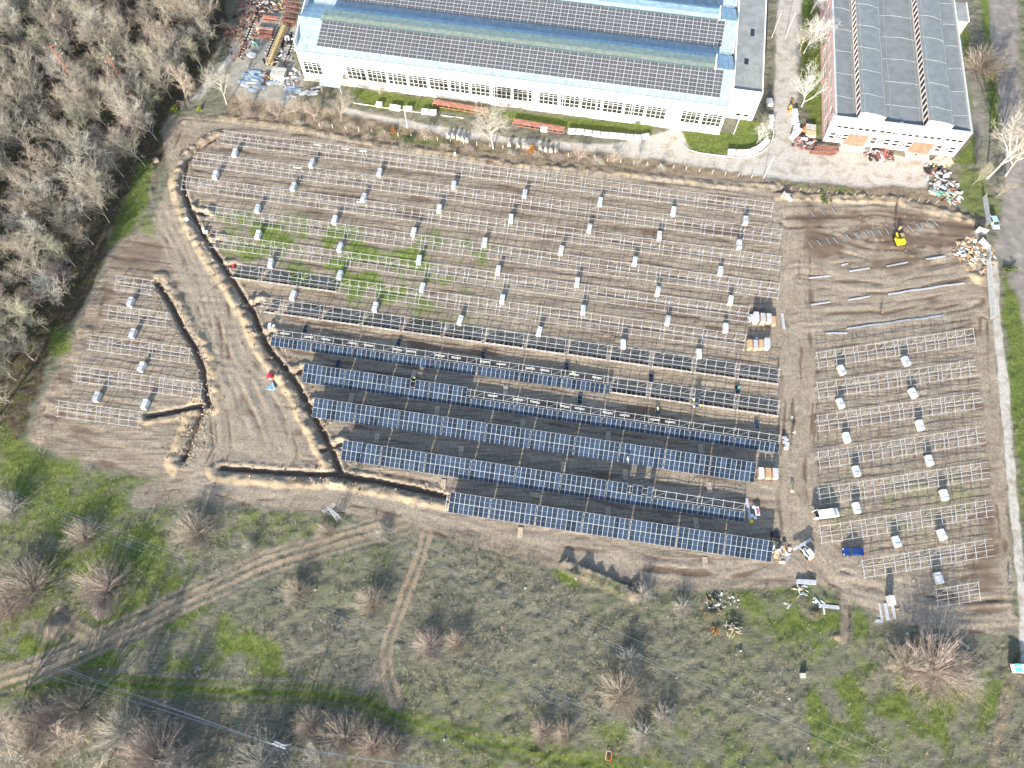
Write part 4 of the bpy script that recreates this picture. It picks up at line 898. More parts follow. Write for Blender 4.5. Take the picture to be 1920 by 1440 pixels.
# ---------------- bare trees ----------------
def tree_proto(seed, H, spread, nl, upright, base_n=1, m=0, trunk_r=.17, twigd=1.0):
    rr = np.random.default_rng(seed); T_ = MB(); segs = []   # segs: p, q, r1, r2
    def rot(d, ang, az):
        d = d/np.linalg.norm(d); a = np.array([0,0,1.]) if abs(d[2]) < .9 else np.array([1.,0,0]); u = np.cross(d, a); u /= np.linalg.norm(u); v = np.cross(d, u)
        return d*math.cos(ang)+(u*math.cos(az)+v*math.sin(az))*math.sin(ang)
    limbs = []
    for s_ in range(base_n):
        az0 = rr.uniform(0, 6.28)
        d = np.array([0,0,1.]) if base_n == 1 else rot(np.array([0,0,1.]), rr.uniform(.25, 1.0)*spread, az0)
        p = np.zeros(3) if base_n == 1 else np.array([math.cos(az0), math.sin(az0), 0])*rr.uniform(.1,.5)
        Ht = H*(.78 if base_n == 1 else rr.uniform(.6,.95)); n = 7; r = trunk_r if base_n == 1 else trunk_r*.45
        path = [p.copy()]
        for k in range(n):
            d = d+rr.normal(0,.07,3); d[2] += .04*upright; d /= np.linalg.norm(d); p2 = p+d*Ht/n; r2 = r*.82
            T_.bar(p, p2, r*2, BARKS[m], 5, r2*2); p, r = p2, r2; path.append(p.copy())
        path = np.array(path); nn = nl if base_n == 1 else max(3, nl//3)
        for i in range(nn):
            f = rr.uniform(.18 if base_n == 1 else .25, 1.0); q = path[min(int(f*n), n-1)]+(path[min(int(f*n)+1, n)]-path[min(int(f*n), n-1)])*rr.random()
            d0 = path[min(int(f*n)+1, n)]-path[min(int(f*n), n-1)]
            limbs.append((q, rot(d0, rr.uniform(.45,.95)*spread+.1, rr.uniform(0, 6.28)), H*(.50*(1-.55*f)+.10)*rr.uniform(.75,1.15)*(1 if base_n == 1 else .55), trunk_r*(.5*(1-.5*f)+.1)*(1 if base_n == 1 else .5)))
    P, Q, R1, R2 = [], [], [], []
    def grow(q, d, L, r, n, store, bend, up):
        pts = [q]; p = q
        for k in range(n):
            d = d+rr.normal(0, bend, 3); d[2] += up; d = d/np.linalg.norm(d); p2 = p+d*L/n; r2 = r*.75; store(p, p2, r, r2); p, r = p2, r2; pts.append(p)
        return pts, r, d
    def st_t(p, q, a, c_): T_.bar(p, q, a*2, BARKS[m], 4, c_*2)
    def st_c(p, q, a, c_): P.append(p); Q.append(q); R1.append(a); R2.append(c_)
    for q, d, L, r in limbs:
        pts, r2, dl = grow(q, d, L, r, 4, st_t, .13, .06*upright)
        for j in range(9):
            f = rr.uniform(.25, 1); k = min(int(f*4), 3); b0 = pts[k]+(pts[k+1]-pts[k])*rr.random(); dd = rot(pts[k+1]-pts[k], rr.uniform(.4,.95), rr.uniform(0,6.28))
            p2, r3, _ = grow(b0, dd, L*rr.uniform(.35,.6)*(1.2-.4*f), max(.016, r*.38), 3, st_c, .16, .05*upright)
            for t_ in range(int(7*twigd)):
                k2 = rr.integers(0, 3); c0 = p2[k2]+(p2[k2+1]-p2[k2])*rr.random(); d3 = rot(p2[k2+1]-p2[k2], rr.uniform(.3,.9), rr.uniform(0,6.28)); Lt = rr.uniform(.5,1.25)
                p3, _, d4 = grow(c0, d3, Lt, .012, 1, st_c, .1, .08*upright)
                for u_ in range(2): grow(c0+(p3[-1]-c0)*rr.uniform(.3,.8), rot(d4, rr.uniform(.3,.7), rr.uniform(0,6.28)), Lt*.6, .009, 1, st_c, .1, .05)
    P, Q, R1, R2 = map(np.array, (P, Q, R1, R2)); D_ = Q-P; D_ /= np.linalg.norm(D_, axis=1)[:,None]+1e-9
    a = np.where(np.abs(D_[:,2:3]) < .9, np.array([[0,0,1.]]), np.array([[1.,0,0]])); U_ = np.cross(D_, a); U_ /= np.linalg.norm(U_, axis=1)[:,None]; V_ = np.cross(D_, U_)
    vs = []
    for base, rad_ in ((P, R1), (Q, np.maximum(R2, .007))):
        for k in range(3):
            t = 2*math.pi*k/3; vs.append(base+(U_*math.cos(t)+V_*math.sin(t))*rad_[:,None])
    vs = np.stack(vs, 1).reshape(-1, 3); n = len(P); o = (np.arange(n)*6)[:,None]
    fs = np.concatenate([o+np.array([[k, (k+1) % 3, 3+(k+1) % 3, 3+k]]) for k in range(3)], 0)
    me_ = bpy.data.meshes.new('crown'); me_.from_pydata(vs.tolist(), [], fs.tolist()); me_.materials.append(BARKS[m]); me_.update()
    return T_.mesh('trunk'), me_
PROTO = [tree_proto(1, 11, .95, 15, 1.0, 1, 0), tree_proto(2, 12, .75, 16, 1.4, 1, 3), tree_proto(3, 10, 1.1, 15, .7, 1, 2),
         tree_proto(4, 12, .85, 16, 1.0, 1, 1, .2), tree_proto(5, 9, 1.0, 14, .9, 1, 4), tree_proto(6, 11.5, .7, 15, 1.5, 1, 0)]
def shrub_proto(seed, H, m, ns=80):
    rr = np.random.default_rng(seed); A, B = MB(), MB()
    for _ in range(ns):
        az = rr.uniform(0, 6.28); el = math.asin(rr.uniform(.12, 1.0)); L = H*rr.uniform(.7, 1.08)*(1.0+.12*math.cos(el))
        d = np.array([math.cos(az)*math.cos(el), math.sin(az)*math.cos(el), math.sin(el)]); p = np.array([rr.normal(0,.18), rr.normal(0,.18), 0.]); r = rr.uniform(.020,.036)
        for k in range(4):
            d = d+rr.normal(0,.075,3); d[2] += .03; d /= np.linalg.norm(d); q = p+d*L/4
            A.bar(p, q, r*2, BARKS[m], 3, r*1.6); 
            for t in range(3 if k else 1):
                c_ = p+(q-p)*rr.random(); e = d+rr.normal(0,.38,3); e /= np.linalg.norm(e); l2 = L*rr.uniform(.16,.34); B.bar(c_, c_+e*l2, r*1.0, BARKS[m], 3, .010)
                if k > 1: e2 = e+rr.normal(0,.4,3); e2 /= np.linalg.norm(e2); B.bar(c_+e*l2*.5, c_+e*l2*.5+e2*l2*.6, r*.8, BARKS[m], 3, .010)
            p, r = q, r*.8
    return A.mesh('trunk'), B.mesh('crown')
SHRUB = [shrub_proto(21, 3.9, 2, 190), shrub_proto(22, 4.3, 4, 200), shrub_proto(23, 3.7, 1, 170)]
BIRCH = tree_proto(31, 11, .8, 15, 1.1, 1, 5, .15, .8)
def tree(px, py, k, s, label, grp=None, world=False, proto=None, cat='tree', sz=None, name='bare_tree'):
    p = Vector((px, py, 0)) if world else G(px, py)
    tr, cr = proto or PROTO[k]
    r = thing(name, label, cat, (p.x, p.y, gz_at(p.x, p.y)-.1 if abs(p.x) < 170 else 0), random.uniform(0, 6.28), grp)
    r.scale = (s, s, sz or s)
    put('trunk', tr, r); put('crown', cr, r); return r
KIND = ['spreading grey-brown', 'upright olive-brown', 'broad tan', 'tall pale grey', 'low pinkish-brown', 'slender grey-brown']
FP = G2([(-330,-90),(430,-90),(425,30),(395,120),(350,190),(310,245),(290,310),(255,350),(235,410),(178,475),(155,545),(110,610),(58,705),(10,800),(-330,830)])
pts_ = []; tries = 0
x0_, y0_, x1_, y1_ = FP[:,0].min(), FP[:,1].min(), FP[:,0].max(), FP[:,1].max()
while len(pts_) < 330 and tries < 30000:
    tries += 1; a, b_ = random.uniform(x0_, x1_), random.uniform(y0_, y1_)
    if a < -172 or b_ > 232: continue
    if sdist_poly(np.array([a]), np.array([b_]), FP)[0] < 1.5: continue
    if all((a-c_)**2+(b_-d_)**2 > 4.35**2 for c_, d_ in pts_): pts_.append((a, b_))
for i, (a, b_) in enumerate(pts_):
    k = random.choice([0,0,1,2,3,4,5,5]); zone = ('top' if b_ > 180 else 'upper' if b_ > 150 else 'middle' if b_ > 120 else 'lower' if b_ > 85 else 'lowest')+(' outer' if a < -135 else ' inner' if a < -108 else ' field-side')
    tree(a, b_, k, [.82,.95,1.1][i % 3], f'{KIND[k]} bare tree in the {zone} part of the left woods, {["short","middling","tall"][i % 3]}', 'bare trees of the left woods', True)
# named single trees
def T1(px, py, k, s, label, grp=None, **kw): return tree(px, py, k, s, label, grp, **kw)
T1(272,258,3,1.0,'pale wide bare tree at the wood edge beside the track bend')
T1(425,195,3,.95,'pale bare tree with white forked trunk above the rack corner')
T1(352,190,2,1.05,'tan bare tree left of the white-trunked one, above the track'); T1(345,120,4,1.25,'large rounded tan tree right of the dark gap in the woods')
T1(365,60,2,1.25,'large rounded tree nearest the scrap yard road'); T1(400,25,4,.9,'small tan tree beside the grey track at the photo top')
T1(305,165,5,.9,'slender tree at the edge of the dark woodland gap')
T1(925,278,3,1.2,'pale many-stemmed bare tree between the two rows of stone posts')
for px, py, k, s, lb in [(640,228,5,.72,'small bare tree below the factory canopy'),(590,225,4,.68,'pinkish bare tree left of the factory canopy'),(520,222,4,.62,'tangled pinkish tree below the blue scrap'),(555,215,2,.6,'low tan tree between scrap and canopy'),
    (800,262,4,.45,'small grey tree beside the left stone posts'),(1085,300,4,.5,'small reddish tree right of the stone posts'),(1150,305,4,.42,'thin tree on the bank above the concrete road'),(1195,312,5,.4,'thin shrub-like tree at the end of the bank'),(712,178,4,.45,'rusty-brown thin tree against the window band'),
    (1425,262,1,.62,'small bare tree behind the curved white blocks'),(1500,95,3,.6,'brown undergrowth tree beside the workshop wall'),(470,205,2,.55,'low tan tree left of the tangled ones')]: T1(px, py, k, s, lb)
for j, (px, py, s, lb) in enumerate([(1503,200,1.0,'white birch beside the workshop corner'),(1507,100,1.0,'white birch beside the pink wall, middle'),(1520,25,1.0,'white birch at the photo top beside the pink wall'),(1418,270,.6,'white-limbed small birch above the curved white blocks')]):
    tree(px, py, 0, s, lb, None, proto=BIRCH, name='birch_tree')
tree(1838,130,0,1.7,'round tan bare tree between workshop and asphalt road',None,proto=SHRUB[0]); T1(1850,335,3,1.7,'big pale branching tree above the car and gate')
T1(1885,330,3,1.3,'pale bare tree leaning over the asphalt road'); T1(1825,345,1,.55,'small olive tree above the rubbish heap'); T1(1870,368,0,.5,'low bare tree above the parked car')
# trees beyond the near edge, partly in frame, that throw their shade in
for i, (a, b_, k, s) in enumerate([(-92,-9,0,1.2),(-84,-4,2,1.1),(-99,-3,4,1.1),(-78,-11,0,1.1),(-70,-14,3,.8),(-60,-24,0,1.0),(-52,-25,2,1.0),(-66,-27,4,1.1),(-46,-28,0,1.0),(-74,-25,2,1.1),(-56,-30,4,1.1)]):
    tree(a, b_, k, s, f'{KIND[k]} bare tree at the near edge, {ORD[i % 15]} of those along the lower left', 'bare trees along the near edge', True)
SH = [(370,1000,0,1.0,'round pinkish shrub left of the pylon'),(200,1105,1,1.15,'large bushy grey shrub above the mud mounds'),(158,1010,0,.85,'grey shrub below the left wires'),(62,1105,0,1.35,'big grey shrub at the left photo edge'),(15,1140,1,1.0,'grey shrub cut by the left photo edge'),
 (20,960,2,1.0,'pale shrub at the far left edge'),(560,1113,0,.62,'small twiggy shrub below the track fork'),(698,1133,0,.78,'round pale shrub left of the two-rut track'),(612,998,0,.42,'small pink shrub beside the pylon base'),
 (806,1213,1,.62,'left shrub of the pair crossed by wires'),(856,1207,0,.55,'right shrub of the pair crossed by wires'),(1165,1302,0,1.0,'round pale shrub right of centre in the scrub'),(1752,1258,1,1.45,'largest shrub, wide and pale at lower right'),(1700,1250,0,.95,'shrub joined to the left of the largest one'),
 (648,1385,0,1.05,'orange-brown shrub below the green track'),(700,1400,1,.75,'brown shrub right of the orange-brown one'),(738,1405,0,.6,'small tan shrub at the green track bend'),(585,1360,0,.7,'brown shrub beside the pole top'),(1020,1372,1,.45,'dark brown bush below the pale dead tree'),(1060,1378,0,.5,'reddish bush near the orange frame'),
 (60,1400,0,1.4,'large pinkish shrub at the lower left corner'),(100,1360,1,1.0,'pinkish shrub above the corner one'),(1245,1345,2,.6,'white fallen branches in the scrub, upper'),(1205,1378,2,.6,'white fallen branches in the scrub, lower'),(1205,1118,2,.55,'grey bush on the edge of the dirt road'),
 (1280,1140,2,.5,'dark twiggy bush beside the rubble'),(720,1000,2,.4,'dark low bush at the track fork'),(490,1432,2,1.35,'large pale shrub left of the concrete pole'),(300,1425,1,1.4,'large grey shrub at the bottom edge'),(235,1375,2,1.2,'pale shrub above the bottom grey one'),(150,1330,0,1.1,'pink-brown shrub at lower left'),(340,1440,2,1.0,'pale shrub at the bottom edge'),(610,1425,2,1.0,'pale shrub right of the concrete pole'),(1180,1240,2,.6,'thin grey bush above the round shrub'),(1810,1275,2,.8,'pale shrub right of the largest one'),(470,1030,2,.35,'tiny shrub beside the short ruts')]
for px, py, k, s, lb in SH: tree(px, py, k, s*1.12+.12, lb, None, proto=SHRUB[k], cat='shrub', name='bare_shrub')
BK = [(690,262),(722,258),(760,275),(835,280),(880,283),(960,292),(1010,295),(1045,298),(1120,305),(660,240),(610,238),(560,235),(500,225),(470,220),(1240,318),(620,215),(990,280)]
for j, (px, py) in enumerate(BK): tree(px, py, j % 3, .38+.14*random.random(), f'small twiggy bush on the dry bank above the top racks, {["by the tangled trees","by the lamp pole","by the beehives","at the right end"][0 if px < 640 else 1 if px < 800 else 2 if px < 1060 else 3]}', 'twiggy bushes on the dry bank', proto=SHRUB[j % 3], cat='shrub', name='bare_shrub')
# leafy bushes
def leafball(name, label, px, py, r, h, m, n=500, size=.22, cat='bush'):
    p = G(px, py); root = thing(name, label, cat, (p.x, p.y, gz_at(p.x, p.y)))
    b = MB(); rr = random.Random(int(px*7))
    cl = [(rr.gauss(0,r*.45), rr.gauss(0,r*.45), abs(rr.gauss(h*.5,h*.25))) for _ in range(9)]
    for i in range(n):
        c_ = rr.choice(cl); q = Vector((c_[0]+rr.gauss(0,r*.22), c_[1]+rr.gauss(0,r*.22), max(.05, c_[2]+rr.gauss(0,h*.16))))
        R = Matrix.Rotation(rr.uniform(0,6.28),3,'Z')@Matrix.Rotation(rr.uniform(-1,1),3,'X'); s_ = size*rr.uniform(.5,1.2)
        b.add([q+R@Vector(v_)*s_ for v_ in ((-.5,-.3,0),(.5,-.3,0),(.35,.4,.1),(-.35,.4,.1))], [(0,1,2,3)], m)
    f = put('foliage', b.mesh('foliage'), root)
    t = MB()
    for c_ in cl: t.bar((0,0,-.1), c_, .06, BARKS[0], 4, .02)
    put('stem', t.mesh('stem'), root); return root
leafball('leafy_bush','bright yellow-green bush at the upper track corner',329,210,1.5,1.8,LEAFY,500,.35)
leafball('leafy_bush','small bright green bush right of the yellow-green one',376,207,.7,.9,LEAFY,200,.3)
leafball('leafy_bush','orange-leaved bush among the stone posts',996,285,1.3,2.2,LEAFO,450,.3)
leafball('leafy_bush','orange-yellow bush on the bank left of the lamp pole',737,250,1.2,1.4,LEAFO,260,.3)
leafball('leafy_bush','dark green bush on the bank beside the lamp pole',765,268,1.5,1.4,LEAFG,420,.3)
leafball('evergreen_tree','dark green conifer against the workshop wall',1548,92,2.0,6.0,LEAFG,1300,.5,'tree')
leafball('leafy_bush','green bush beside the asphalt road, upper of the verge',1890,505,1.6,1.3,LEAFG,350,.35)
leafball('leafy_bush','small orange bush beside the rubble heap',1342,1182,.7,.7,LEAFO,160,.25)
leafball('leafy_bush','dark orange ivy clump beside the small barrow on the lane',1486,190,.6,.6,LEAFO,120,.25)
leafball('leafy_bush','dark shrub in the dry verge left of the second pile group',1545,378,1.6,.6,LEAFG,260,.3)

# ---------------- ground cover (uncountable) ----------------
def cover(name, label, cat, pts, blades, L, wd, mats, lean=.9, hmin=.4):
    n = len(pts); B = blades; tot = n*B
    P = np.repeat(np.array(pts), B, 0); az = rng.uniform(0, 2*np.pi, tot); el = rng.uniform(hmin, 1.35, tot); ln = L*rng.uniform(.5,1.2,tot)*np.repeat(rng.uniform(.6,1.3,n), B)
    d = np.stack([np.cos(az)*np.cos(el), np.sin(az)*np.cos(el), np.sin(el)], 1)
    base = P+np.stack([rng.normal(0,.16*lean,tot), rng.normal(0,.16*lean,tot), np.zeros(tot)], 1)
    side = np.stack([-np.sin(az), np.cos(az), np.zeros(tot)], 1)*(wd*rng.uniform(.6,1.3,tot))[:,None]
    mid = base+d*(ln*.6)[:,None]; tip = base+d*ln[:,None]; tip[:,2] -= ln*.18
    v_ = np.stack([base-side*.5, base+side*.5, mid+side*.5, mid-side*.5, tip], 1).reshape(-1,3)
    o = np.arange(tot)*5
    li = np.concatenate([np.stack([o,o+1,o+2,o+3],1).ravel(), np.stack([o+3,o+2,o+4],1).ravel()])
    me_ = bpy.data.meshes.new(name); me_.vertices.add(len(v_)); me_.vertices.foreach_set('co', v_.astype(np.float32).ravel())
    me_.loops.add(len(li)); me_.loops.foreach_set('vertex_index', li.astype(np.int32))
    ls = np.concatenate([np.arange(tot)*4, tot*4+np.arange(tot)*3]).astype(np.int32)
    me_.polygons.add(2*tot); me_.polygons.foreach_set('loop_start', ls)
    for m in mats: me_.materials.append(m)
    mi = np.repeat(rng.integers(0, len(mats), n), B); me_.polygons.foreach_set('material_index', np.concatenate([mi, mi]).astype(np.int32))
    me_.update(calc_edges=True); me_.validate()
    o_ = put(name, me_); o_['kind'] = 'stuff'; o_['label'] = label; o_['category'] = cat; return o_
S_A = mat('weed_grey', (.27,.255,.20), .9, 0, .25, .4); S_B = mat('weed_brown', (.24,.215,.16), .9, 0, .25, .4); S_C = mat('weed_olive', (.15,.165,.08), .9, 0, .25, .4)
G_A = mat('grass_green', (.12,.17,.038), .9, 0, .25, .3); G_B = mat('grass_lime', (.20,.235,.065), .9, 0, .25, .3); D_A = mat('straw', (.34,.26,.165), .9, 0, .2, .5)
def sample(n, wfun, xr, yr):
    out = []
    a = rng.uniform(*xr, n); b_ = rng.uniform(*yr, n)
    i = np.clip(np.searchsorted(xs, a), 1, len(xs)-1); j = np.clip(np.searchsorted(ys, b_), 1, len(ys)-1); k = j*nx+i
    keep = rng.random(n) < wfun(k); return np.stack([a[keep], b_[keep], Z[k[keep]]-.02], 1)
scl = lambda k: scrubf[k]*np.clip(1-W['grass'][k]*1.1-W['litter'][k]-W['mud'][k], 0, 1)*np.clip((n_mid[k]-.30)*3, .15, 1)
cover('dry_scrub', 'dry grey weeds and brambles covering the near field', 'scrub', sample(46000, scl, (-120,120), (-14,62)), 7, .8, .045, [S_A, S_A, S_B, S_C, D_A])
cover('grass_tufts', 'green grass tufts in the clearings and verges', 'grass', sample(70000, lambda k: np.clip(W['grass'][k]-.25, 0, 1)*scrubf[k]*.9, (-172,172), (-14,212)), 6, .26, .05, [G_A, G_A, G_B])
cover('dry_bank_grass', 'pale straw and twigs on the bank above the racks', 'dry grass', sample(42000, lambda k: np.clip(W['dry'][k]-.3, 0, 1)*(Y.ravel()[k] > 100)*scrubf[k]*1.0, (-110,110), (110,175)), 8, .5, .035, [D_A, S_B, S_A])
cover('woodland_undergrowth', 'low twigs and ivy on the woodland floor', 'undergrowth', sample(60000, lambda k: W['litter'][k]*np.clip((n_mid[k]-.38)*4, 0, 1)*.6, (-172,-60), (30,212)), 6, .7, .03, [S_A, S_B, S_C])
# ---------------- vehicles ----------------
def vehicle(name, label, cat, px, py, an, L, Wd, Hh, prof, glass_prof, paint, wheels=(.18,.80), open_rear=False, wr=.33, grp=None):
    """side profile in (x along length, z), x=0 rear .. L front; front faces +x"""
    p = G(px, py, .7); root = thing(name, label, cat, (p.x, p.y, gz_at(p.x, p.y)+.02), rad(an), grp)
    def loft(pr, w0, w1, zlo, zhi, m, nm, inset=0, parent=root):
        b = MB(); n = len(pr)
        def wz(z): t = min(1, max(0, (z-zlo)/(zhi-zlo))); return (w0+(w1-w0)*t)/2-inset
        vs = [(q[0]-L/2, -wz(q[1]), q[1]) for q in pr]+[(q[0]-L/2, wz(q[1]), q[1]) for q in pr]
        b.add(vs, [(i, (i+1) % n, n+(i+1) % n, n+i) for i in range(n)]+[tuple(range(n-1,-1,-1)), tuple(range(n,2*n))], m)
        me_ = b.mesh(nm); bm = bmesh.new(); bm.from_mesh(me_); bmesh.ops.bevel(bm, geom=bm.edges[:], offset=.05, segments=2, affect='EDGES', clamp_overlap=True); bm.to_mesh(me_); bm.free()
        return put(nm, me_, parent)
    loft(prof, Wd, Wd*.80, .6, Hh, paint, 'body')
    for nm, gp, kind in glass_prof:
        b = MB()
        if kind == 'x':      # transverse pane: two points (x,z)->(x,z), width
            (xa, za), (xb, zb), ww = gp; d = Vector((zb-za, 0, -(xb-xa))).normalized()*.035
            if d.z < 0: d = -d
            vs = [(xa-L/2,-ww/2,za),(xa-L/2,ww/2,za),(xb-L/2,ww/2*.93,zb),(xb-L/2,-ww/2*.93,zb)]
            vs = [Vector(v_)+d for v_ in vs]; b.add(vs+[v_-d*.6 for v_ in vs], [(0,1,2,3),(7,6,5,4),(0,4,5,1),(1,5,6,2),(2,6,7,3),(3,7,4,0)], CGLASS); put(nm, b.mesh(nm), root)
        else:                # side panes
            for s_ in (-1, 1):
                b = MB(); vs = []
                for q in gp:
                    t = min(1, max(0, (q[1]-.6)/(Hh-.6))); ww = (Wd+(Wd*.80-Wd)*t)/2+.012; vs.append((q[0]-L/2, s_*ww, q[1]))
                vs2 = [(v_[0], v_[1]-s_*.03, v_[2]) for v_ in vs]; n = len(vs)
                b.add(vs+vs2, [tuple(range(n)), tuple(range(2*n-1,n-1,-1))]+[(i,(i+1) % n,n+(i+1) % n,n+i) for i in range(n)], CGLASS); put(nm, b.mesh(nm), root)
    tm = MB(); tm.bar((0,-.11,0),(0,.11,0),wr*2,BLACK,14); me_t = tm.mesh('tyre'); rm = MB(); rm.bar((0,-.12,0),(0,.12,0),wr*1.15,STEEL,10); me_r = rm.mesh('rim')
    for f in wheels:
        for s_ in (-1, 1):
            wo = put('wheel', me_t, root, (f*L-L/2, s_*(Wd/2-.12), wr)); put('rim', me_r, wo)
    for s_ in (-1, 1):
        b = MB(); b.box((L/2-.10, s_*(Wd/2-.28), .72), (.16, .34, .16), WFR); put('headlight', b.mesh('headlight'), root)
        b = MB(); b.box((-L/2+.03, s_*(Wd/2-.2), .9), (.1, .16, .34), REDP); put('tail_light', b.mesh('tail_light'), root)
        b = MB(); b.box((L*.24, s_*(Wd/2+.09), 1.05), (.12, .2, .14), paint); put('mirror', b.mesh('mirror'), root)
    b = MB(); b.box((L/2+.02,0,.42),(.14,Wd*.92,.22),BLACK); put('bumper', b.mesh('bumper'), root); b = MB(); b.box((-L/2-.02,0,.42),(.14,Wd*.92,.22),BLACK); put('bumper', b.mesh('bumper'), root)
    return root
van = vehicle('parked_van','white panel van parked below the right-hand racks with its rear doors open','van',1551,963,7,4.9,1.95,2.0,
 [(0,.35),(4.75,.35),(4.9,.6),(4.85,.95),(4.15,1.2),(3.45,1.9),(3.1,2.0),(0.1,2.0),(0,1.9)],[('windscreen',((4.12,1.22),(3.5,1.87),1.55),'x'),('side_window',[(3.0,1.2),(3.9,1.22),(3.35,1.75),(3.0,1.78)],'s')], WPAINT)
for s_ in (-1,1):
    b = MB(); b.box((-.42,0,0),(.85,.06,1.5),WPAINT); put('rear_door', b.mesh('rear_door'), van, (-2.45, s_*.92, 1.15), (0,0,rad(12*s_)))
b = MB(); b.box((-2.46,0,1.15),(.04,1.6,1.45),BLACK); put('dark_cargo_sheet', b.mesh('dark_cargo_sheet'), van)  # black sheet across the rear stands in for the unlit hold
for k in range(3): b = MB(); b.box((-.9+k*1.0,0,2.03),(.05,1.4,.04),WFR); put('roof_rib', b.mesh('roof_rib'), van)
vehicle('parked_car','dark blue pickup-like car parked beside the shortest right-hand racks','car',1600,1034.5,180+1,4.4,1.75,1.45,
 [(0,.35),(4.25,.35),(4.4,.6),(4.3,.82),(3.2,.95),(2.5,1.4),(1.5,1.45),(1.05,1.0),(.1,.95),(0,.8)],[('windscreen',((3.2,.97),(2.55,1.37),1.4),'x'),('rear_window',((1.05,1.02),(1.48,1.41),1.35),'x'),('side_window',[(1.35,1.02),(3.0,1.0),(2.5,1.32),(1.6,1.36)],'s')], BPAINT)
vehicle('parked_car','pale silver-blue car parked by the gate at the right edge','car',1863,418,-87,4.3,1.75,1.5,
 [(0,.35),(4.15,.35),(4.3,.6),(4.2,.85),(3.2,.98),(2.5,1.45),(.6,1.5),(.15,1.2),(0,.8)],[('windscreen',((3.2,1.0),(2.55,1.42),1.4),'x'),('rear_window',((.17,1.18),(.58,1.46),1.3),'x'),('side_window',[(.7,1.05),(3.0,1.02),(2.5,1.38),(.9,1.42)],'s')], LBPAINT)
vehicle('parked_car','white and turquoise vehicle cut off by the right photo edge','car',1918,1253,0,4.6,1.8,1.7,
 [(0,.35),(4.45,.35),(4.6,.6),(4.5,.95),(3.6,1.1),(3.1,1.65),(.1,1.7),(0,1.5)],[('windscreen',((3.6,1.12),(3.15,1.62),1.5),'x')], WPAINT)
p_ = G(1910,1252,1.9); b = MB(); b.box((0,0,0),(1.4,1.5,.06),TEALP)
for k in range(3): b.box((-.35+k*.35,.2,.04),(.2,.3,.03),WFR)
thing('roof_box','turquoise and white load on the roof of the vehicle at the right edge','roof load',(p_.x,p_.y,1.86),0,None,b.mesh('roof_box'))
# loader carrying a bundle
p_ = G(1514,1036,.8); ld = thing('compact_loader','small white compact loader with orange rear carrying a steel bundle','loader',(p_.x,p_.y,gz_at(p_.x,p_.y)),rad(122))
b = MB(); b.prism([(-1.5,.35),(1.0,.35),(1.1,.7),(.5,.95),(-1.3,1.25),(-1.6,.9)],-.55,.55,WPAINT); put('chassis', b.mesh('chassis'), ld)
b = MB(); b.box((-.15,0,1.55),(1.1,.95,1.0),BLACK); b.box((-.15,0,2.08),(1.25,1.05,.07),WPAINT); put('cab', b.mesh('cab'), ld)
b = MB(); b.box((-1.55,0,.8),(.25,1.25,.5),ORG); put('rear_guard', b.mesh('rear_guard'), ld)
for s_ in (-1,1):
    b = MB(); b.bar((-1.1,s_*.72,1.35),(.9,s_*.72,1.15),.14,WPAINT); b.bar((.9,s_*.72,1.15),(1.7,s_*.6,.75),.14,WPAINT); put('lift_arm', b.mesh('lift_arm'), ld)
    b = MB(); b.box((1.9,s_*.35,.62),(1.1,.12,.06),BLACK); put('fork', b.mesh('fork'), ld)
    for xx in (-.9,.65): b = MB(); b.bar((xx,s_*.62,.38),(xx,s_*.85,.38),.76,BLACK,12); put('wheel', b.mesh('wheel'), ld)
p_ = G(1504,1021,.8); r = thing('carried_bundle','grey steel bundle carried slantwise on the loader forks','steel bundle',(p_.x,p_.y,.72),rad(29))
b = MB(); b.box((0,0,.1),(4.6,.13,.14),RAIL); m_ = b.mesh('steel_section')
for k in range(4): put('steel_section', m_, r, (0,(k-1.5)*.16,0)); put('steel_section', m_, r, (.05,(k-1.5)*.16,.15))
# yellow pile driver
p_ = G(1685,452,.6); ex = thing('pile_driver','bright yellow tracked pile driver with raised mast on the unfinished mud area','pile driver',(p_.x,p_.y,gz_at(p_.x,p_.y)),rad(8))
for s_ in (-1,1):
    b = MB(); b.prism([(-1.2,.1),(1.2,.1),(1.5,.4),(1.2,.7),(-1.2,.7),(-1.5,.4)],-.2,.2,BLACK,lambda a,c,d: (c+s_*.85,a,d)); put('track', b.mesh('track'), ex)
b = MB(); b.prism([(-1.35,.7),(.7,.7),(.7,1.35),(-.2,1.75),(-1.35,1.65)],-1.0,1.0,YEL,lambda a,c,d: (c,a,d)); put('body', b.mesh('body'), ex)
b = MB(); b.box((.45,.75,1.7),(.75,.9,1.1),BLACK); b.box((.45,.75,2.28),(.85,1.0,.06),YELD); put('cab', b.mesh('cab'), ex)
b = MB(); b.bar((-.2,.9,1.2),(-.2,2.1,1.4),.3,YEL); b.bar((-.6,1.2,1.0),(.4,1.9,1.1),.18,YELD); put('boom', b.mesh('boom'), ex)
ms = MB()
for s_ in (-1,1): ms.bar((-.2+s_*.16,2.2,.3),(-.2+s_*.16,2.4,5.6),.10,BLACK)
for k in range(9): ms.bar((-.36,2.22+k*.02,.7+k*.55),(-.04,2.22+k*.02,.7+k*.55),.07,BLACK)
put('mast', ms.mesh('mast'), ex); b = MB(); b.box((-.2,2.25,3.4),(.42,.42,1.2),YELD); put('hammer', b.mesh('hammer'), ex)
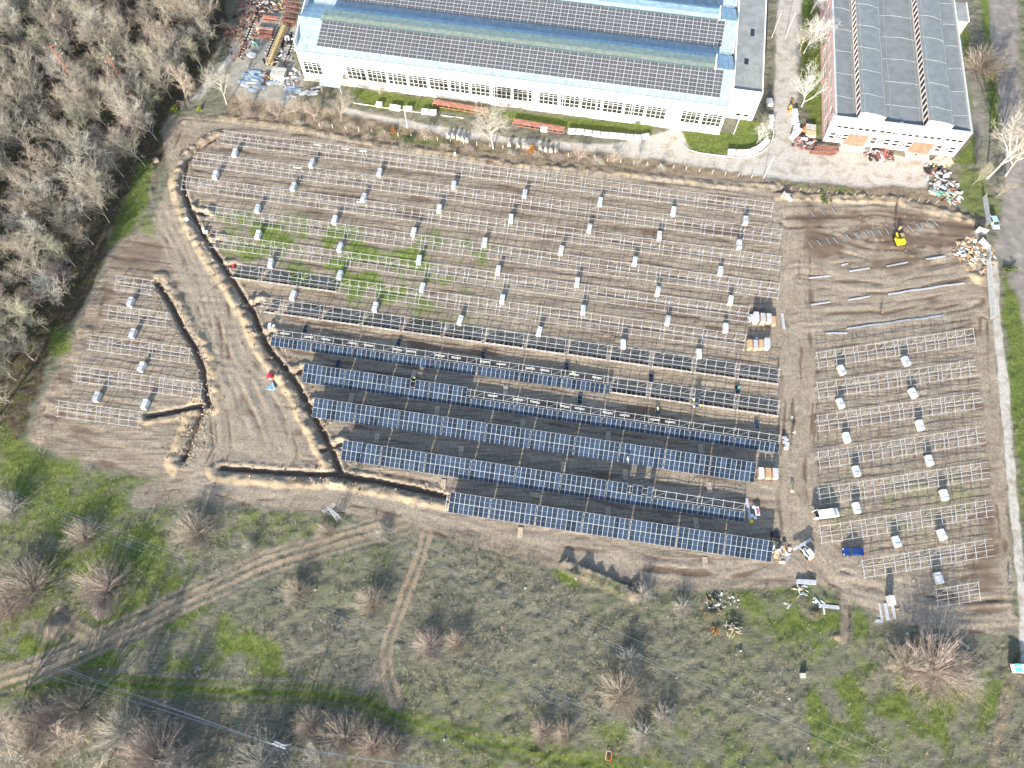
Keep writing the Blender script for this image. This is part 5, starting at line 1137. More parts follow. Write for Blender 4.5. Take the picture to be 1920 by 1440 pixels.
# barrow machine on the lane
p_ = G(1482,203,.5); mx_ = thing('concrete_mixer','small yellow and orange concrete mixer on the lane verge','mixer',(p_.x,p_.y,0),rad(80))
b = MB(); b.bar((0,0,.5),(.7,0,1.0),1.1,YEL,12,.6); put('drum', b.mesh('drum'), mx_); b = MB(); b.box((-.7,0,.45),(.9,1.0,.7),ORG); put('engine_box', b.mesh('engine_box'), mx_)
for s_ in (-1,1): b = MB(); b.bar((-.2,s_*.55,.3),(-.2,s_*.7,.3),.6,BLACK,10); put('wheel', b.mesh('wheel'), mx_)

# ---------------- people ----------------
def person_mesh(pose):
    J = {'pel':(0,0,.95),'chest':(0,.02,1.28),'neck':(0,.02,1.48),'head':(0,.04,1.62),'lh':(.1,0,.92),'rh':(-.1,0,.92),'lk':(.12,.05,.5),'rk':(-.12,.03,.5),'la':(.13,0,.08),'ra':(-.13,0,.08),'lt':(.14,.16,.04),'rt':(-.14,.16,.04),
         'ls':(.2,.02,1.42),'rs':(-.2,.02,1.42),'le':(.28,.02,1.15),'re':(-.28,.02,1.15),'lw':(.28,.16,.93),'rw':(-.28,.16,.93),'lf':(.27,.24,.88),'rf':(-.27,.24,.88),'top':(0,.04,1.75)}
    if pose == 'walk': J.update({'lk':(.1,.22,.52),'la':(.1,.32,.12),'lt':(.1,.47,.09),'rk':(-.1,-.08,.5),'ra':(-.1,-.32,.1),'rt':(-.1,-.2,.03),'lw':(.27,-.12,.95),'lf':(.27,-.14,.86),'rw':(-.27,.3,1.0),'rf':(-.27,.38,.98)})
    if pose == 'bend': J.update({'chest':(0,.32,1.15),'neck':(0,.5,1.22),'head':(0,.62,1.26),'top':(0,.74,1.32),'ls':(.2,.45,1.2),'rs':(-.2,.45,1.2),'le':(.25,.55,.95),'re':(-.25,.55,.95),'lw':(.2,.65,.72),'rw':(-.2,.65,.72),'lf':(.2,.68,.63),'rf':(-.2,.68,.63)})
    if pose == 'hold': J.update({'le':(.26,.22,1.2),'re':(-.26,.22,1.2),'lw':(.24,.46,1.2),'rw':(-.24,.46,1.2),'lf':(.23,.55,1.21),'rf':(-.23,.55,1.21)})
    R = {'pel':.15,'chest':.17,'neck':.065,'head':.105,'top':.08,'lh':.1,'rh':.1,'lk':.065,'rk':.065,'la':.05,'ra':.05,'lt':.04,'rt':.04,'ls':.075,'rs':.075,'le':.05,'re':.05,'lw':.035,'rw':.035,'lf':.04,'rf':.04}
    E_ = [('pel','chest'),('chest','neck'),('neck','head'),('head','top'),('pel','lh'),('pel','rh'),('lh','lk'),('rh','rk'),('lk','la'),('rk','ra'),('la','lt'),('ra','rt'),('chest','ls'),('chest','rs'),('ls','le'),('rs','re'),('le','lw'),('re','rw'),('lw','lf'),('rw','rf')]
    ks = list(J); me_ = bpy.data.meshes.new('pb'); me_.from_pydata([J[k] for k in ks], [(ks.index(a), ks.index(b_)) for a, b_ in E_], []); o = bpy.data.objects.new('pb', me_); COL.objects.link(o)
    md = o.modifiers.new('s','SKIN'); md.use_smooth_shade = True
    for i, k in enumerate(ks): me_.skin_vertices[0].data[i].radius = (R[k], R[k]); me_.skin_vertices[0].data[i].use_root = (k == 'pel')
    o.modifiers.new('u','SUBSURF').levels = 1
    dg_ = bpy.context.evaluated_depsgraph_get(); dg_.update(); out = bpy.data.meshes.new_from_object(o.evaluated_get(dg_)); bpy.data.objects.remove(o)
    for m in (SKIN, NAVY, GREYJ, BLACK): out.materials.append(m)
    chest = Vector(J['chest'])
    for f in out.polygons:
        c_ = f.center; hd = (c_-Vector(J['head'])).length < .17 or (c_-Vector(J['top'])).length < .12
        hn = min((c_-Vector(J[k])).length for k in ('lf','rf')) < .09
        f.material_index = 0 if (hd or hn) else (3 if c_.z < .12 else (1 if c_.z < (.98 if pose != 'bend' else .99) and min((c_-Vector(J[k])).length for k in ('lw','rw','le','re')) > .16 else 2))
    return out, J['top'], J['chest'], J['neck']
POSES = {k: person_mesh(k) for k in ('stand','walk','bend','hold')}
def person(px, py, an, pose, label, jacket, helmet=FOAM, zz=None):
    me0, top, ch, nk = POSES[pose]; p = G(px, py, 0 if zz is None else zz); r = thing('person', label, 'person', (p.x, p.y, gz_at(p.x, p.y) if zz is None else zz), rad(an))
    m2 = me0.copy(); m2.materials[2] = jacket; put('body', m2, r)
    b = MB()
    for a0, a1, q in ((0,.06,.21),(.06,.10,.17)): b.bar((0,0,a0),(0,0,a1),q*1.15,helmet,10)
    put('helmet', b.mesh('helmet'), r, (top[0], top[1], top[2]-.03))
    b = MB(); c_, n_ = Vector(ch), Vector(nk); ax = (n_-c_); b.bar(c_-ax*.9, c_+ax*.55, .40, jacket, 8, .46); put('vest', b.mesh('vest'), r)
    b = MB(); b.box((0,0,0),(.2,.03,.2),SKIN); hp = Vector(top); put('face', b.mesh('face'), r, (hp.x, hp.y+.07, hp.z-.14), (0,0,0), (.6,1,.7)); return r
person(1486,814,10,'walk','person in pale yellow clothes walking in the dirt lane right of the ninth rack row',CREAMJ)
person(1481,786,-60,'walk','person in grey clothes walking above the yellow-clad one in the dirt lane',GREYJ,GREYJ)
person(1485,924,80,'bend','person in cream clothes bending in the lane right of the carton trio',CREAMJ,CREAMJ)
person(1651,590,20,'stand','person in red jacket standing alone on the unfinished mud area',REDJ,BLACK)
person(1298,753,-90,'hold','worker in hi-vis holding the loose panel at its left side, eighth rack row',HIVIS)
person(1299,766,0,'hold','worker in pale hi-vis below the held panel, eighth rack row',CREAMJ,HIVIS)
person(1311,764,40,'hold','worker in hi-vis yellow right of the held panel, eighth rack row',HIVIS,HIVIS)
person(1232,771,0,'bend','worker in hi-vis leaning over a blue panel below the eighth rack row',HIVIS,HIVIS)
person(777,712,0,'stand','worker in hi-vis standing in the gap of the ninth rack row upper tier',HIVIS)
person(1076,705,30,'bend','worker in hi-vis bending inside the eighth rack row',HIVIS,HIVIS)
person(1176,866,0,'bend','person in white kneeling on the panels of the tenth rack row',FOAM,FOAM,zz=1.55)
person(1855,424,60,'stand','person in hi-vis beside the silver-blue car at the gate',HIVIS,HIVIS)
person(1383,727,180,'bend','person in teal beside the rightmost loose panel of the seventh aisle',TEALP,BLACK)
person(1890,1094,20,'walk','person in blue on the concrete path at the far right',BPAINT,NAVY)
# the panel the three workers hold
b = G(1305,755,1.3); o = put('held_solar_panel', ME_MOD, None, b-Vector((.56,1.1,.1)), (rad(30),0,rad(-4))); o['label'] = 'blue panel held up by three workers at the eighth rack row'; o['category'] = 'solar panel'

# ---------------- poles, pylons and wires ----------------
def wire(name, label, a, c_, sag, r=.022, grp=None, m=WIRE):
    b = MB(); a, c_ = Vector(a), Vector(c_); n = 14; pts = []
    for k in range(n+1):
        t = k/n; q = a.lerp(c_, t); q.z -= sag*4*t*(1-t); pts.append(q)
    o = pts[0].copy()
    for p, q in zip(pts, pts[1:]): b.bar(p-o, q-o, r*2, m, 3)
    return thing(name, label, 'wire', o, 0, grp, b.mesh(name))
def pylon(px, py, H, an, m, label, arms=(1.0,.82), aw=1.6, bw=.9):
    p = G(px, py); r = thing('lattice_pylon', label, 'pylon', (p.x, p.y, 0), rad(an))
    b = MB(); n = int(H/1.3); cor = [(-1,-1),(1,-1),(1,1),(-1,1)]
    wz = lambda z: bw/2*(1-.72*z/H)
    for sx, sy in cor: b.bar((sx*wz(0),sy*wz(0),-.2),(sx*wz(H),sy*wz(H),H),.08,m)
    put('mast_legs', b.mesh('mast_legs'), r); b = MB()
    for k in range(n):
        z0, z1 = H*k/n, H*(k+1)/n
        for i in range(4):
            a, c_ = cor[i], cor[(i+1) % 4]; b.bar((a[0]*wz(z0),a[1]*wz(z0),z0),(c_[0]*wz(z1),c_[1]*wz(z1),z1),.04,m); b.bar((a[0]*wz(z1),a[1]*wz(z1),z1),(c_[0]*wz(z1),c_[1]*wz(z1),z1),.06,m)
    put('lattice', b.mesh('lattice'), r); tips = []
    for f in arms:
        b = MB(); z = H*f; b.bar((-aw,0,z),(aw,0,z),.08,m); b.bar((-aw,0,z),(0,0,z-.6),.05,m); b.bar((aw,0,z),(0,0,z-.6),.05,m); put('cross_arm', b.mesh('cross_arm'), r)
        for s_ in (-1,1):
            q = MB(); q.bar((s_*aw,0,z),(s_*aw,0,z+.35),.16,FOAM,8); put('insulator', q.mesh('insulator'), r)
            v_ = Matrix.Rotation(rad(an),3,'Z')@Vector((s_*aw,0,z+.35)); tips.append(Vector((p.x,p.y,0))+v_)
    return r, tips
RR = REDOX
pA, tA = pylon(158,178,17,30,RR,'tall red lattice pylon leaning out of the woods, left one')
pC, tC = pylon(250,185,15,35,RR,'shorter red lattice pylon top in the woods, right one',arms=(1.0,.9),aw=1.1)
pB, tB = pylon(634,972,9.5,35,STEEL,'grey lattice pylon with rungs beside the dirt road fork',arms=(1.0,.88),aw=1.3,bw=1.1)
for k in range(8):
    b = MB(); b.box((0,0,2.2+k*.75),(.8-.055*k,.10,.06),STEEL); put('rung', b.mesh('rung'), pB)
for k in range(2):
    wire('power_wire', ['left thin wire from the red pylon to the grey lattice pylon','right thin wire from the red pylon to the grey lattice pylon'][k], tA[k], tB[k], 3.0, .012, 'wires from the red pylon')
S0 = [((697,985),(1280,1245),(1700,1432))]
def far(px, py, h): return G(px, py, h)
wire('power_wire','upper wire running from the grey pylon to the lower right corner',tB[1],far(1760,1450,9),1.8,.02,'wires crossing the scrub')
wire('power_wire','middle wire running from the grey pylon to the lower right corner',tB[0],far(1700,1452,9),1.8,.02,'wires crossing the scrub')
wire('power_wire','lower wire running from the grey pylon to the lower right corner',tB[2],far(1688,1456,9),1.8,.02,'wires crossing the scrub')
for k, (a, c_) in enumerate([((-20,906),(1455,1452)),((-20,928),(1425,1462)),((-20,912),(1440,1455))]):
    wire('power_wire', f'{["upper","lower","middle"][k]} long wire from the left edge to the bottom right of centre', G(*a,9), G(*c_,9), .8, .022, 'long wires crossing the whole scrub')
pp = G(546,1395); H_ = 8.5; pl = thing('power_pole','grey power pole with white insulators at the bottom of the photo','power pole',(pp.x,pp.y,0),rad(-20))
b = MB(); b.bar((0,0,-.2),(0,0,H_),.3,CONC,8,.2); put('pole', b.mesh('pole'), pl)
for z in (H_,H_-.9): b = MB(); b.bar((-1.3,0,z),(1.3,0,z),.12,STEEL); b.bar((-1.3,.4,z),(1.3,.4,z),.12,STEEL); put('cross_arm', b.mesh('cross_arm'), pl)
tips = []
for z in (H_,H_-.9):
    for s_ in (-1.2,0,1.2): q = MB(); q.bar((s_,0,z),(s_,0,z+.35),.16,FOAM,8); put('insulator', q.mesh('insulator'), pl); tips.append(Vector((pp.x,pp.y,0))+Matrix.Rotation(rad(-20),3,'Z')@Vector((s_,0,z+.35)))
for k, y0_ in enumerate((1203,1210,1234)):
    wire('power_wire', f'{["upper","middle","lower"][k]} wire from the left edge to the concrete pole', G(-20,y0_,8.6), tips[[2,1,0][k]], .7, .021, 'wires reaching the concrete pole from the left')
    wire('power_wire', f'{["upper","middle","lower"][k]} wire from the concrete pole to the bottom edge right of it', tips[[2,1,0][k]], G([975,940,900][k],1460,8.6), .5, .021, 'wires leaving the concrete pole to the right')
    wire('power_wire', f'{["right","middle","left"][k]} short wire from the concrete pole straight down to the bottom edge', tips[[5,4,3][k]], G([572,563,554][k],1470,7.5), .2, .02, 'short wires below the concrete pole')
def pole(px, py, H, lean, label, m=CONC, dia=.22):
    p = G(px, py); o = thing('street_pole', label, 'pole', (p.x,p.y,0), 0); b = MB(); b.bar((0,0,-.2),(lean[0],lean[1],H),dia,m,8,dia*.65); put('pole', b.mesh('pole'), o)
    b = MB(); b.box((lean[0],lean[1],H+.05),(.35,.25,.12),FOAM); put('pole_cap', b.mesh('pole_cap'), o); return Vector((p.x+lean[0],p.y+lean[1],H))
q1 = pole(1432,334,8.5,(0,0),'white street pole at the junction above the first rack row',FOAM)
q2 = pole(764,240,8.0,(0,0),'thin pale street pole standing between the white blocks and the bank',FOAM)
q3 = pole(1447,70,8.0,(0,0),'pole at the lane beside the factory annex',CONC)
q4 = pole(1472,72,8.5,(0,0),'second pole leaning toward the lane by the mixer',CONC)
wire('power_wire','wire running up the lane from the junction pole',q1,q4,.8,.015)
# fence posts along the bank, with thin line wire
fps = [(560+k*0,245) for k in range(0)]
fence_pts = [(600+24.5*k, 238+2.9*k) for k in range(34)]
fr = thing('wire_fence','line of small pale concrete fence posts on the bank between road and racks','fence',(0,0,0))
mb = MB(); mb.box((0,0,.75),(.13,.13,1.6),CONC); MFP = mb.mesh('fence_post')
prev = None
for px, py in fence_pts:
    p = G(px, py); put('fence_post', MFP, fr, (p.x, p.y, gz_at(p.x,p.y)), (rad(random.uniform(-4,4)), rad(random.uniform(-4,4)), 0))
fr2 = thing('wire_fence','line of thin mesh fence posts below the pale yard, above the red soil','fence',(0,0,0))
for k in range(20):
    p = G(1430+17*k, 352+1.6*k); put('fence_post', MFP, fr2, (p.x, p.y, 0), (rad(8),0,0), (.6,.6,1.1))
wt = MB()
for z in (.5,1.0,1.5):
    for k in range(19):
        a, c_ = G(1430+17*k, 352+1.6*k), G(1430+17*(k+1), 352+1.6*(k+1)); wt.bar((a.x,a.y,z),(c_.x,c_.y,z),.012,GWIRE,3)
put('fence_wire', wt.mesh('fence_wire'), fr2)

# ---------------- mesh fence and gate on the right ----------------
def panel_fence(name, label, pts, hgt, n, cat='fence', m=WFR):
    A, B = G(*pts[0]), G(*pts[1]); r = thing(name, label, cat, (A.x,A.y,0), math.atan2(B.y-A.y, B.x-A.x)); L = (B-A).length
    for k in range(n):
        b = MB(); x0, x1 = L*k/n, L*(k+1)/n
        b.box(((x0+x1)/2,0,hgt/2+.1),(x1-x0-.12,.03,hgt-.2),GWIRE)
        for q in range(4): b.box(((x0+x1)/2,-.03,.25+q*(hgt-.3)/3),(x1-x0-.1,.05,.07),m)
        for q in range(7): b.box((x0+.15+q*(x1-x0-.3)/6,-.02,hgt/2+.1),(.04,.04,hgt-.2),m)
        put('fence_panel', b.mesh('fence_panel'), r); b = MB(); b.box((x0,0,hgt/2+.1),(.1,.1,hgt+.2),STEEL); put('post', b.mesh('post'), r)
    return r
panel_fence('mesh_fence','tall grey and white mesh fence along the concrete path, below the gate',[(1848,492),(1857,600)],2.2,8)
panel_fence('mesh_fence','short length of grey fence above the gate beside the parked car',[(1842,372),(1850,425)],2.0,4,m=GWIRE)
panel_fence('gate','white gate leaf swung open toward the field, upper',[(1827,435),(1846,441)],2.2,1,'gate')
panel_fence('gate','grey mesh gate leaf swung open, lower of the pair',[(1834,455),(1848,470)],2.2,1,'gate')
panel_fence('mesh_fence','bluish end panel of the fence next to the lower gate leaf',[(1848,470),(1849,490)],2.2,1)
# kerb strip and white lines at the factory island
kr = MB(); kp = [(1267,240),(1268,252),(1276,268),(1290,281),(1312,287),(1350,292),(1385,296),(1410,294),(1432,284),(1446,268),(1451,250),(1447,238)]
for a, c_ in zip(kp, kp[1:]): p, q = G(*a), G(*c_); kr.bar((p.x,p.y,.06),(q.x,q.y,.06),.2,CREAM)
struct(put('kerb', kr.mesh('kerb')))
kr = MB(); kp = [(662,193),(720,202),(800,213),(870,222)]
for a, c_ in zip(kp, kp[1:]): p, q = G(*a), G(*c_); kr.bar((p.x,p.y,.06),(q.x,q.y,.06),.2,CREAM)
struct(put('kerb', kr.mesh('kerb')))
# white blocks
mb = MB(); mb.box((0,0,.5),(2.25,1.15,1.0),FOAM); mb.box((0,0,1.02),(2.0,.95,.06),FOAM); MWB = mb.mesh('block')
WBL = [(711,196,-6,.8,'lone left block'),(738,201,-8,1,'second block'),(746,203,-8,.7,'third block'),(766,204,-6,.95,'block beside the street pole'),(797,209,-5,.9,'left block of the right pair'),(812,210.5,-5,.9,'right block of the right pair')]
for j, (px, py, an, s_, lb) in enumerate(WBL):
    p = G(px,py,.5); o = thing('wrapped_block', f'white wrapped block on grass left of the rusty beam, {lb}', 'block', (p.x,p.y,0), rad(an), 'white blocks left of the rusty beams'); o.scale = (s_,1.2,1); put('block', MWB, o)
for j in range(10):
    px, py = 1072+j*15.4, 246+[0,1,3,5,7,8,9.5,11,12,10][j]
    p = G(px,py,.5); o = thing('wrapped_block', f'white wrapped block in the long row before the factory, {ORD[j]} from the left', 'block', (p.x,p.y,0), rad(-6 if j < 9 else 14), 'long row of white blocks before the factory'); o.scale = (.93,1.2,1); put('block', MWB, o)
for j, (px, py, an) in enumerate([(1372,285,-2),(1388,286,0),(1403,285,6),(1415,281,25),(1426,275,38),(1436,266,48),(1444,232,88),(1446,222,88)]):
    p = G(px,py,.5); o = thing('wrapped_block', f'white block in the curved row at the junction, {ORD[j]} from the left', 'block', (p.x,p.y,0), rad(an), 'curved row of white blocks at the junction'); o.scale = (.9,1.2,1); put('block', MWB, o)
for j, (px, py, an) in enumerate([(1443,192,92),(1490,212,90),(1491,225,92),(1493,238,70),(1496,247,50),(1489,252,60)]):
    p = G(px,py,.5); o = thing('metal_container', f'grey-white container beside the lane, {["alone left of the lane","uppermost right of the lane","second right of the lane","third right of the lane","fourth right of the lane","lowest right of the lane"][j]}', 'container', (p.x,p.y,0), rad(an), 'grey-white containers beside the lane'); o.scale = (1.05,1.3,1.1); put('container', MWB, o)
# stone posts with pointed tops
mb = MB(); mb.prism([(-.5,0),(.5,0),(.5,1.0),(0,1.45),(-.5,1.0)],-.45,.45,STONE); mb.box((0,-.47,.55),(.3,.05,.4),WOOD); MHV = mb.mesh('hut')
HV = [(840,255),(849,256),(859,258),(867,260.5),(875,262.5),(955,271),(971,272),(983,274),(990,277),(1013,279),(1023,281),(1033,281),(1043,281)]
for j, (px, py) in enumerate(HV):
    p = G(px,py,.6); o = thing('beehive', f'small pale beehive with pointed roof in the {"left" if j < 5 else "right"} group, {ORD[j if j < 5 else j-5]} from the left', 'beehive', (p.x,p.y,gz_at(p.x,p.y)), rad(random.uniform(-14,10)), 'beehives below the concrete road'); o.scale = (1,1,random.uniform(.85,1.15)); put('hive', MHV, o)
p = G(853,289,.6); b = MB(); b.box((0,0,.6),(.5,.4,1.2),FOAM); thing('meter_box','small white meter box on the bank edge above the racks','box',(p.x,p.y,0),0,None,b.mesh('meter_box'))
# rusty beams on the grass
def beam(px0, py0, px1, py1, label, wd=1.5, hg=1.1, m=REDOX):
    A, B = G(px0,py0,.5), G(px1,py1,.5); L = (B-A).length; r = thing('steel_beam', label, 'steel beam', (A.x,A.y,0), math.atan2(B.y-A.y,B.x-A.x))
    b = MB()
    for s_ in (-1,1):
        b.box((L/2,s_*wd/2,hg),(L,.18,.12),m); b.box((L/2,s_*wd/2,.12),(L,.18,.12),m)
    b.box((L/2,0,hg+.05),(L*.97,wd*.7,.05),m); put('chord', b.mesh('chord'), r); b = MB(); n = max(3,int(L/1.6))
    for k in range(n+1):
        for s_ in (-1,1): b.box((L*k/n,s_*wd/2,hg/2+.06),(.1,.1,hg-.1),m)
        if k < n: b.bar((L*k/n,-wd/2,hg),(L*(k+1)/n,wd/2,hg),.08,m)
    put('lattice', b.mesh('lattice'), r); return r
beam(812,193,914,210,'long rusty red lattice girder lying on the grass, left one')
beam(962,229,1058,245,'rusty red girder lying right of the pale many-stemmed tree')
p = G(1020,243,.5); b = MB(); b.box((0,0,.6),(2.0,1.1,1.2),WFILM); thing('metal_box','small grey box standing against the right rusty girder','box',(p.x,p.y,0),rad(-8),None,b.mesh('metal_box'))

# ---------------- scrap yard (upper left) ----------------
for j, (px, py, ln, an, w_) in enumerate([(509,9,9,-9,2.6),(512,30,9,-9,1.4)][:0]): pass
# red lattice truss sections
for j in range(5):
    y_ = 5+j*9.5; A_, B_ = (536-j*1.5, y_), (562-j*3.0, y_+3)
    beam(A_[0],A_[1],B_[0],B_[1], f'rusty lattice truss section beside the factory, {ORD[j]} from the photo top', .9, 1.6, RUST)
beam(493,33,520,36,'red steel girder lying at the top of the scrap yard',1.2,.9,REDOX); beam(527,37,552,42,'short red girder right of the dark pipe in the scrap yard',.8,.7,REDOX)
for j in range(3): 
    p = G(497+j*.5,55+j*6.5,.5); b = MB(); b.box((0,0,.5),(5.4-.6*j,.85,1.0),[mat('salmon_steel',(.52,.30,.22),.8),REDOX,REDOX][j]); thing('steel_plate_box',f'red-brown steel box section in the scrap yard, {ORD[j]} of the three stacked downwards','steel section',(p.x,p.y,0),rad(-9),'three red-brown box sections in the scrap yard',b.mesh('steel_plate_box'))
# yellow crane boom
A, B = G(504,122,1.2), G(534,48,1.2); L = (B-A).length; cb = thing('crane_boom','long faded yellow lattice crane boom lying in the scrap yard','crane boom',(A.x,A.y,0),math.atan2(B.y-A.y,B.x-A.x))
b = MB()
for s_ in (-1,1):
    for z in (.5,1.9): b.bar((0,s_*.6,z),(L,s_*.6,z),.16,YELD)
put('chord', b.mesh('chord'), cb); b = MB(); n = 16
for k in range(n):
    x0_, x1_ = L*k/n, L*(k+1)/n
    b.bar((x0_,-.6,1.9),(x1_,.6,1.9),.10,YELD); b.bar((x0_,-.6,1.9),(x0_,.6,1.9),.10,YELD)
    for s_ in (-1,1): b.bar((x0_,s_*.6,.5),(x1_,s_*.6,1.9),.08,YELD)
put('lattice', b.mesh('lattice'), cb)
for j, (a, c_, lb) in enumerate([((447,108),(490,8),'left crane rail on its stone bed'),((503,100),(524,52),'middle dark crane rail'),((533,122),(556,60),'right crane rail beside the factory')]):
    A, B = G(*a), G(*c_); L = (B-A).length; r = thing('crane_rail', f'{lb} in the scrap yard','rail',(A.x,A.y,.02),math.atan2(B.y-A.y,B.x-A.x)); b = MB(); b.box((L/2,0,.2),(L,.22,.3),BLACK); put('rail', b.mesh('rail'), r)
    b = MB(); b.box((L/2,0,.08),(.25,1.6,.14),CONC); m_ = b.mesh('sleeper')
    for k in range(int(L/1.1)): put('sleeper', m_, r, (-L/2+.5+k*1.1,0,0))
heap('scrap_heap','long rusty heap of scrap steel along the grey track, upper part','scrap',468,20,5.0,1.2,[RUST,RUST,BLACK,RUST],110,.4,1.1,.4,1.8,'scrap_piece',3,1.6)
heap('scrap_heap','long rusty heap of scrap steel along the grey track, lower part','scrap',449,68,5.5,1.2,[RUST,RUST,SOILM],120,.4,1.0,.4,1.6,'scrap_piece',4,2.0)
heap('scrap_heap','mixed coloured scrap heap at the top of the scrap yard','scrap',503,12,5.5,1.4,[RUST,REDOX,BLACK,WFILM,YELD,CONC,RUST],130,.3,1.1,.4,1.7,'scrap_piece',5)
heap('scrap_heap','dark tyre-like scrap heap under the crane boom','scrap',537,75,3,.9,[BLACK,BLACK,WFILM],30,.5,1.3,.4,1.2,'scrap_piece',6)
heap('scrap_heap','grey and rust scrap scattered at the foot of the yard','scrap',522,110,5,.8,[RUST,WFILM,BLACK,STEEL],45,.4,1.4,.3,1.6,'scrap_piece',7)
heap('sheet_heap','heap of blue-grey metal sheets below the scrap yard','metal sheets',481,150,4.2,1.1,[mat('bluegrey_sheet',(.30,.40,.48),.4,.2),MATS['bluegrey_sheet'],STEEL],30,1.5,2.7,.12,1.6,'sheet',8,align=-20)
heap('sheet_heap','orange-brown crates right of the blue-grey sheets','metal sheets',500,147,1.8,1.0,[YELD,RUST],12,1.0,1.8,.4,1.3,'sheet',9)
heap('sheet_heap','white and grey rubbish between yard and factory corner','rubbish',540,148,4,.8,[FOAM,WFILM,RUST,STEEL],30,.6,1.6,.4,1.3,'scrap_piece',10)
heap('sheet_heap','pale blue sheets among the tangled trees','metal sheets',548,172,2.6,.5,[WFILM,STEEL,MATS['bluegrey_sheet']],14,1.2,2.0,.12,1.6,'sheet',11,align=-15)
heap('sheet_heap','pale sheets lying below the entrance canopy left side','metal sheets',584,172,2.2,.5,[STEEL,WFILM],8,1.0,1.9,.15,1.8,'sheet',12,align=20)
p = G(523,138,.8); b = MB(); b.box((0,0,.8),(4.2,3.4,1.6),CONC); thing('concrete_shed','small flat concrete shed at the foot of the crane boom','shed',(p.x,p.y,0),rad(-8),None,b.mesh('concrete_shed'))
p = G(472,104); b = MB(); b.box((0,0,.3),(2.2,1.8,.5),FOAM); thing('white_crate','single white crate in the scrap yard grass','crate',(p.x,p.y,0),rad(-30),None,b.mesh('white_crate'))
p = G(481,82); b = MB(); b.bar((-1.5,.8,.3),(0,-.6,.6),.3,MINT); b.bar((0,-.6,.6),(.6,-1.6,.3),.3,MINT); b.bar((-1.5,.8,.3),(-.6,-1.4,.3),.2,MINT); thing('mint_frame','mint green bent steel frame in the scrap yard','scrap',(p.x,p.y,0),0,None,b.mesh('mint_frame'))
# scrap in front of the workshop
heap('scrap_heap','tangled rust and white scrap heap left of the pipe stack','scrap',1508,268,3.0,1.2,[RUST,REDOX,WFILM,STEEL,RUST],60,.4,1.5,.3,1.8,'scrap_piece',13)
heap('scrap_heap','dark rusty scrap heap between the orange doors','scrap',1650,292,4.0,1.1,[RUST,RUST,BLACK,WFILM,REDOX],70,.4,1.5,.35,1.7,'scrap_piece',14,.6)
heap('rubble_heap','white rubbish heap with planks and green sheet at the yard corner','rubbish',1774,358,4.4,1.4,[FOAM,WFILM,CONC,STEEL,WFILM,STONE,CONC,RUST,SOILM,BLACK,mat('green_sheet',(.14,.36,.26),.6),PALE],110,.4,1.5,.3,1.3,'rubbish_piece',15)
heap('rubble_heap','dark rusty debris above the white rubbish heap','rubbish',1757,330,3.4,1.2,[RUST,BLACK,CONC,WFILM],45,.6,2.0,.35,1.4,'rubbish_piece',16,1.6)
heap('rubble_heap','pale planks and crates at the right corner of the workshop','timber',1765,302,2.6,.8,[CONC,PALE,STONE],18,1.0,2.4,.2,2.0,'plank',17,.6)
heap('cardboard_heap','large heap of crushed cardboard and pale timber beside the gate','cardboard',1826,478,5.4,1.3,[CARD,PALE,STONE,FOAM,CARD,SOILM],170,.4,1.4,.16,1.2,'cardboard_sheet',18,1.1)
heap('rubble_heap','white and brown crumpled cardboard heap at the end of the shortest row','cardboard',1465,1033,2.0,.9,[FOAM,PALE,CARD,WFILM],50,.4,1.2,.2,1.2,'cardboard_sheet',19,1.4)
heap('film_heap','black plastic sheeting at the corner of the shortest row','plastic sheet',1453,1008,1.2,.5,[BLACK],12,.6,1.3,.3,1.2,'film_sheet',20)
heap('rubble_heap','white drums and planks dumped on the grass below the track','rubbish',1501,1107,1.9,.6,[FOAM,PALE,FOAM],12,.35,.8,.3,1.7,'rubbish_piece',21)
heap('rubble_heap','white pipe frames dumped beside the pale blue bundle','pipes',1540,1133,1.8,.4,[FOAM],12,.4,.9,.10,2.0,'pipe',22)
heap('rubble_heap','white concrete pieces lying at the grass edge','rubbish',1479,1138,1.0,.4,[FOAM,CONC],4,.4,.8,.3,1.4,'rubbish_piece',23)
heap('rubble_heap','pale broken branches and white litter in the scrub rubble','rubble',1372,1182,1.8,.7,[PALE,STONE],20,.25,.7,.2,2.2,'branch_piece',24)
heap('rubble_heap','dark burnt debris left of the pale branches','rubble',1335,1135,2.6,.4,[BLACK,CONC,SOILM],26,.25,.7,.4,1.3,'rubbish_piece',25)
heap('rubble_heap','two pale concrete boulders in the mud left of the piles','rubble',1477,369,1.5,.8,[STONE],7,.8,1.5,.5,1.3,'boulder',26)
heap('rubble_heap','litter pile in the green clearing','rubbish',370,1255,1.4,.3,[CONC,WFILM,SOILM],18,.15,.35,.4,1.2,'rubbish_piece',27)
heap('rubble_heap','pale rocks and litter along the rubble bank','rubble',1350,1130,4,.3,[STONE,FOAM],30,.2,.55,.5,1.2,'rubbish_piece',28,.5)
p = G(292,300,.5); b = MB(); BR_=mat('dull_boulder',(.26,.225,.18),.9,0,.25,2); b.box((0,0,.35),(1.5,1.1,.7),BR_); b.box((.1,0,.7),(1.0,.8,.4),BR_); thing('boulder','grey-brown boulder beside the woods at the track bend','boulder',(p.x,p.y,0),rad(20),None,b.mesh('boulder'))
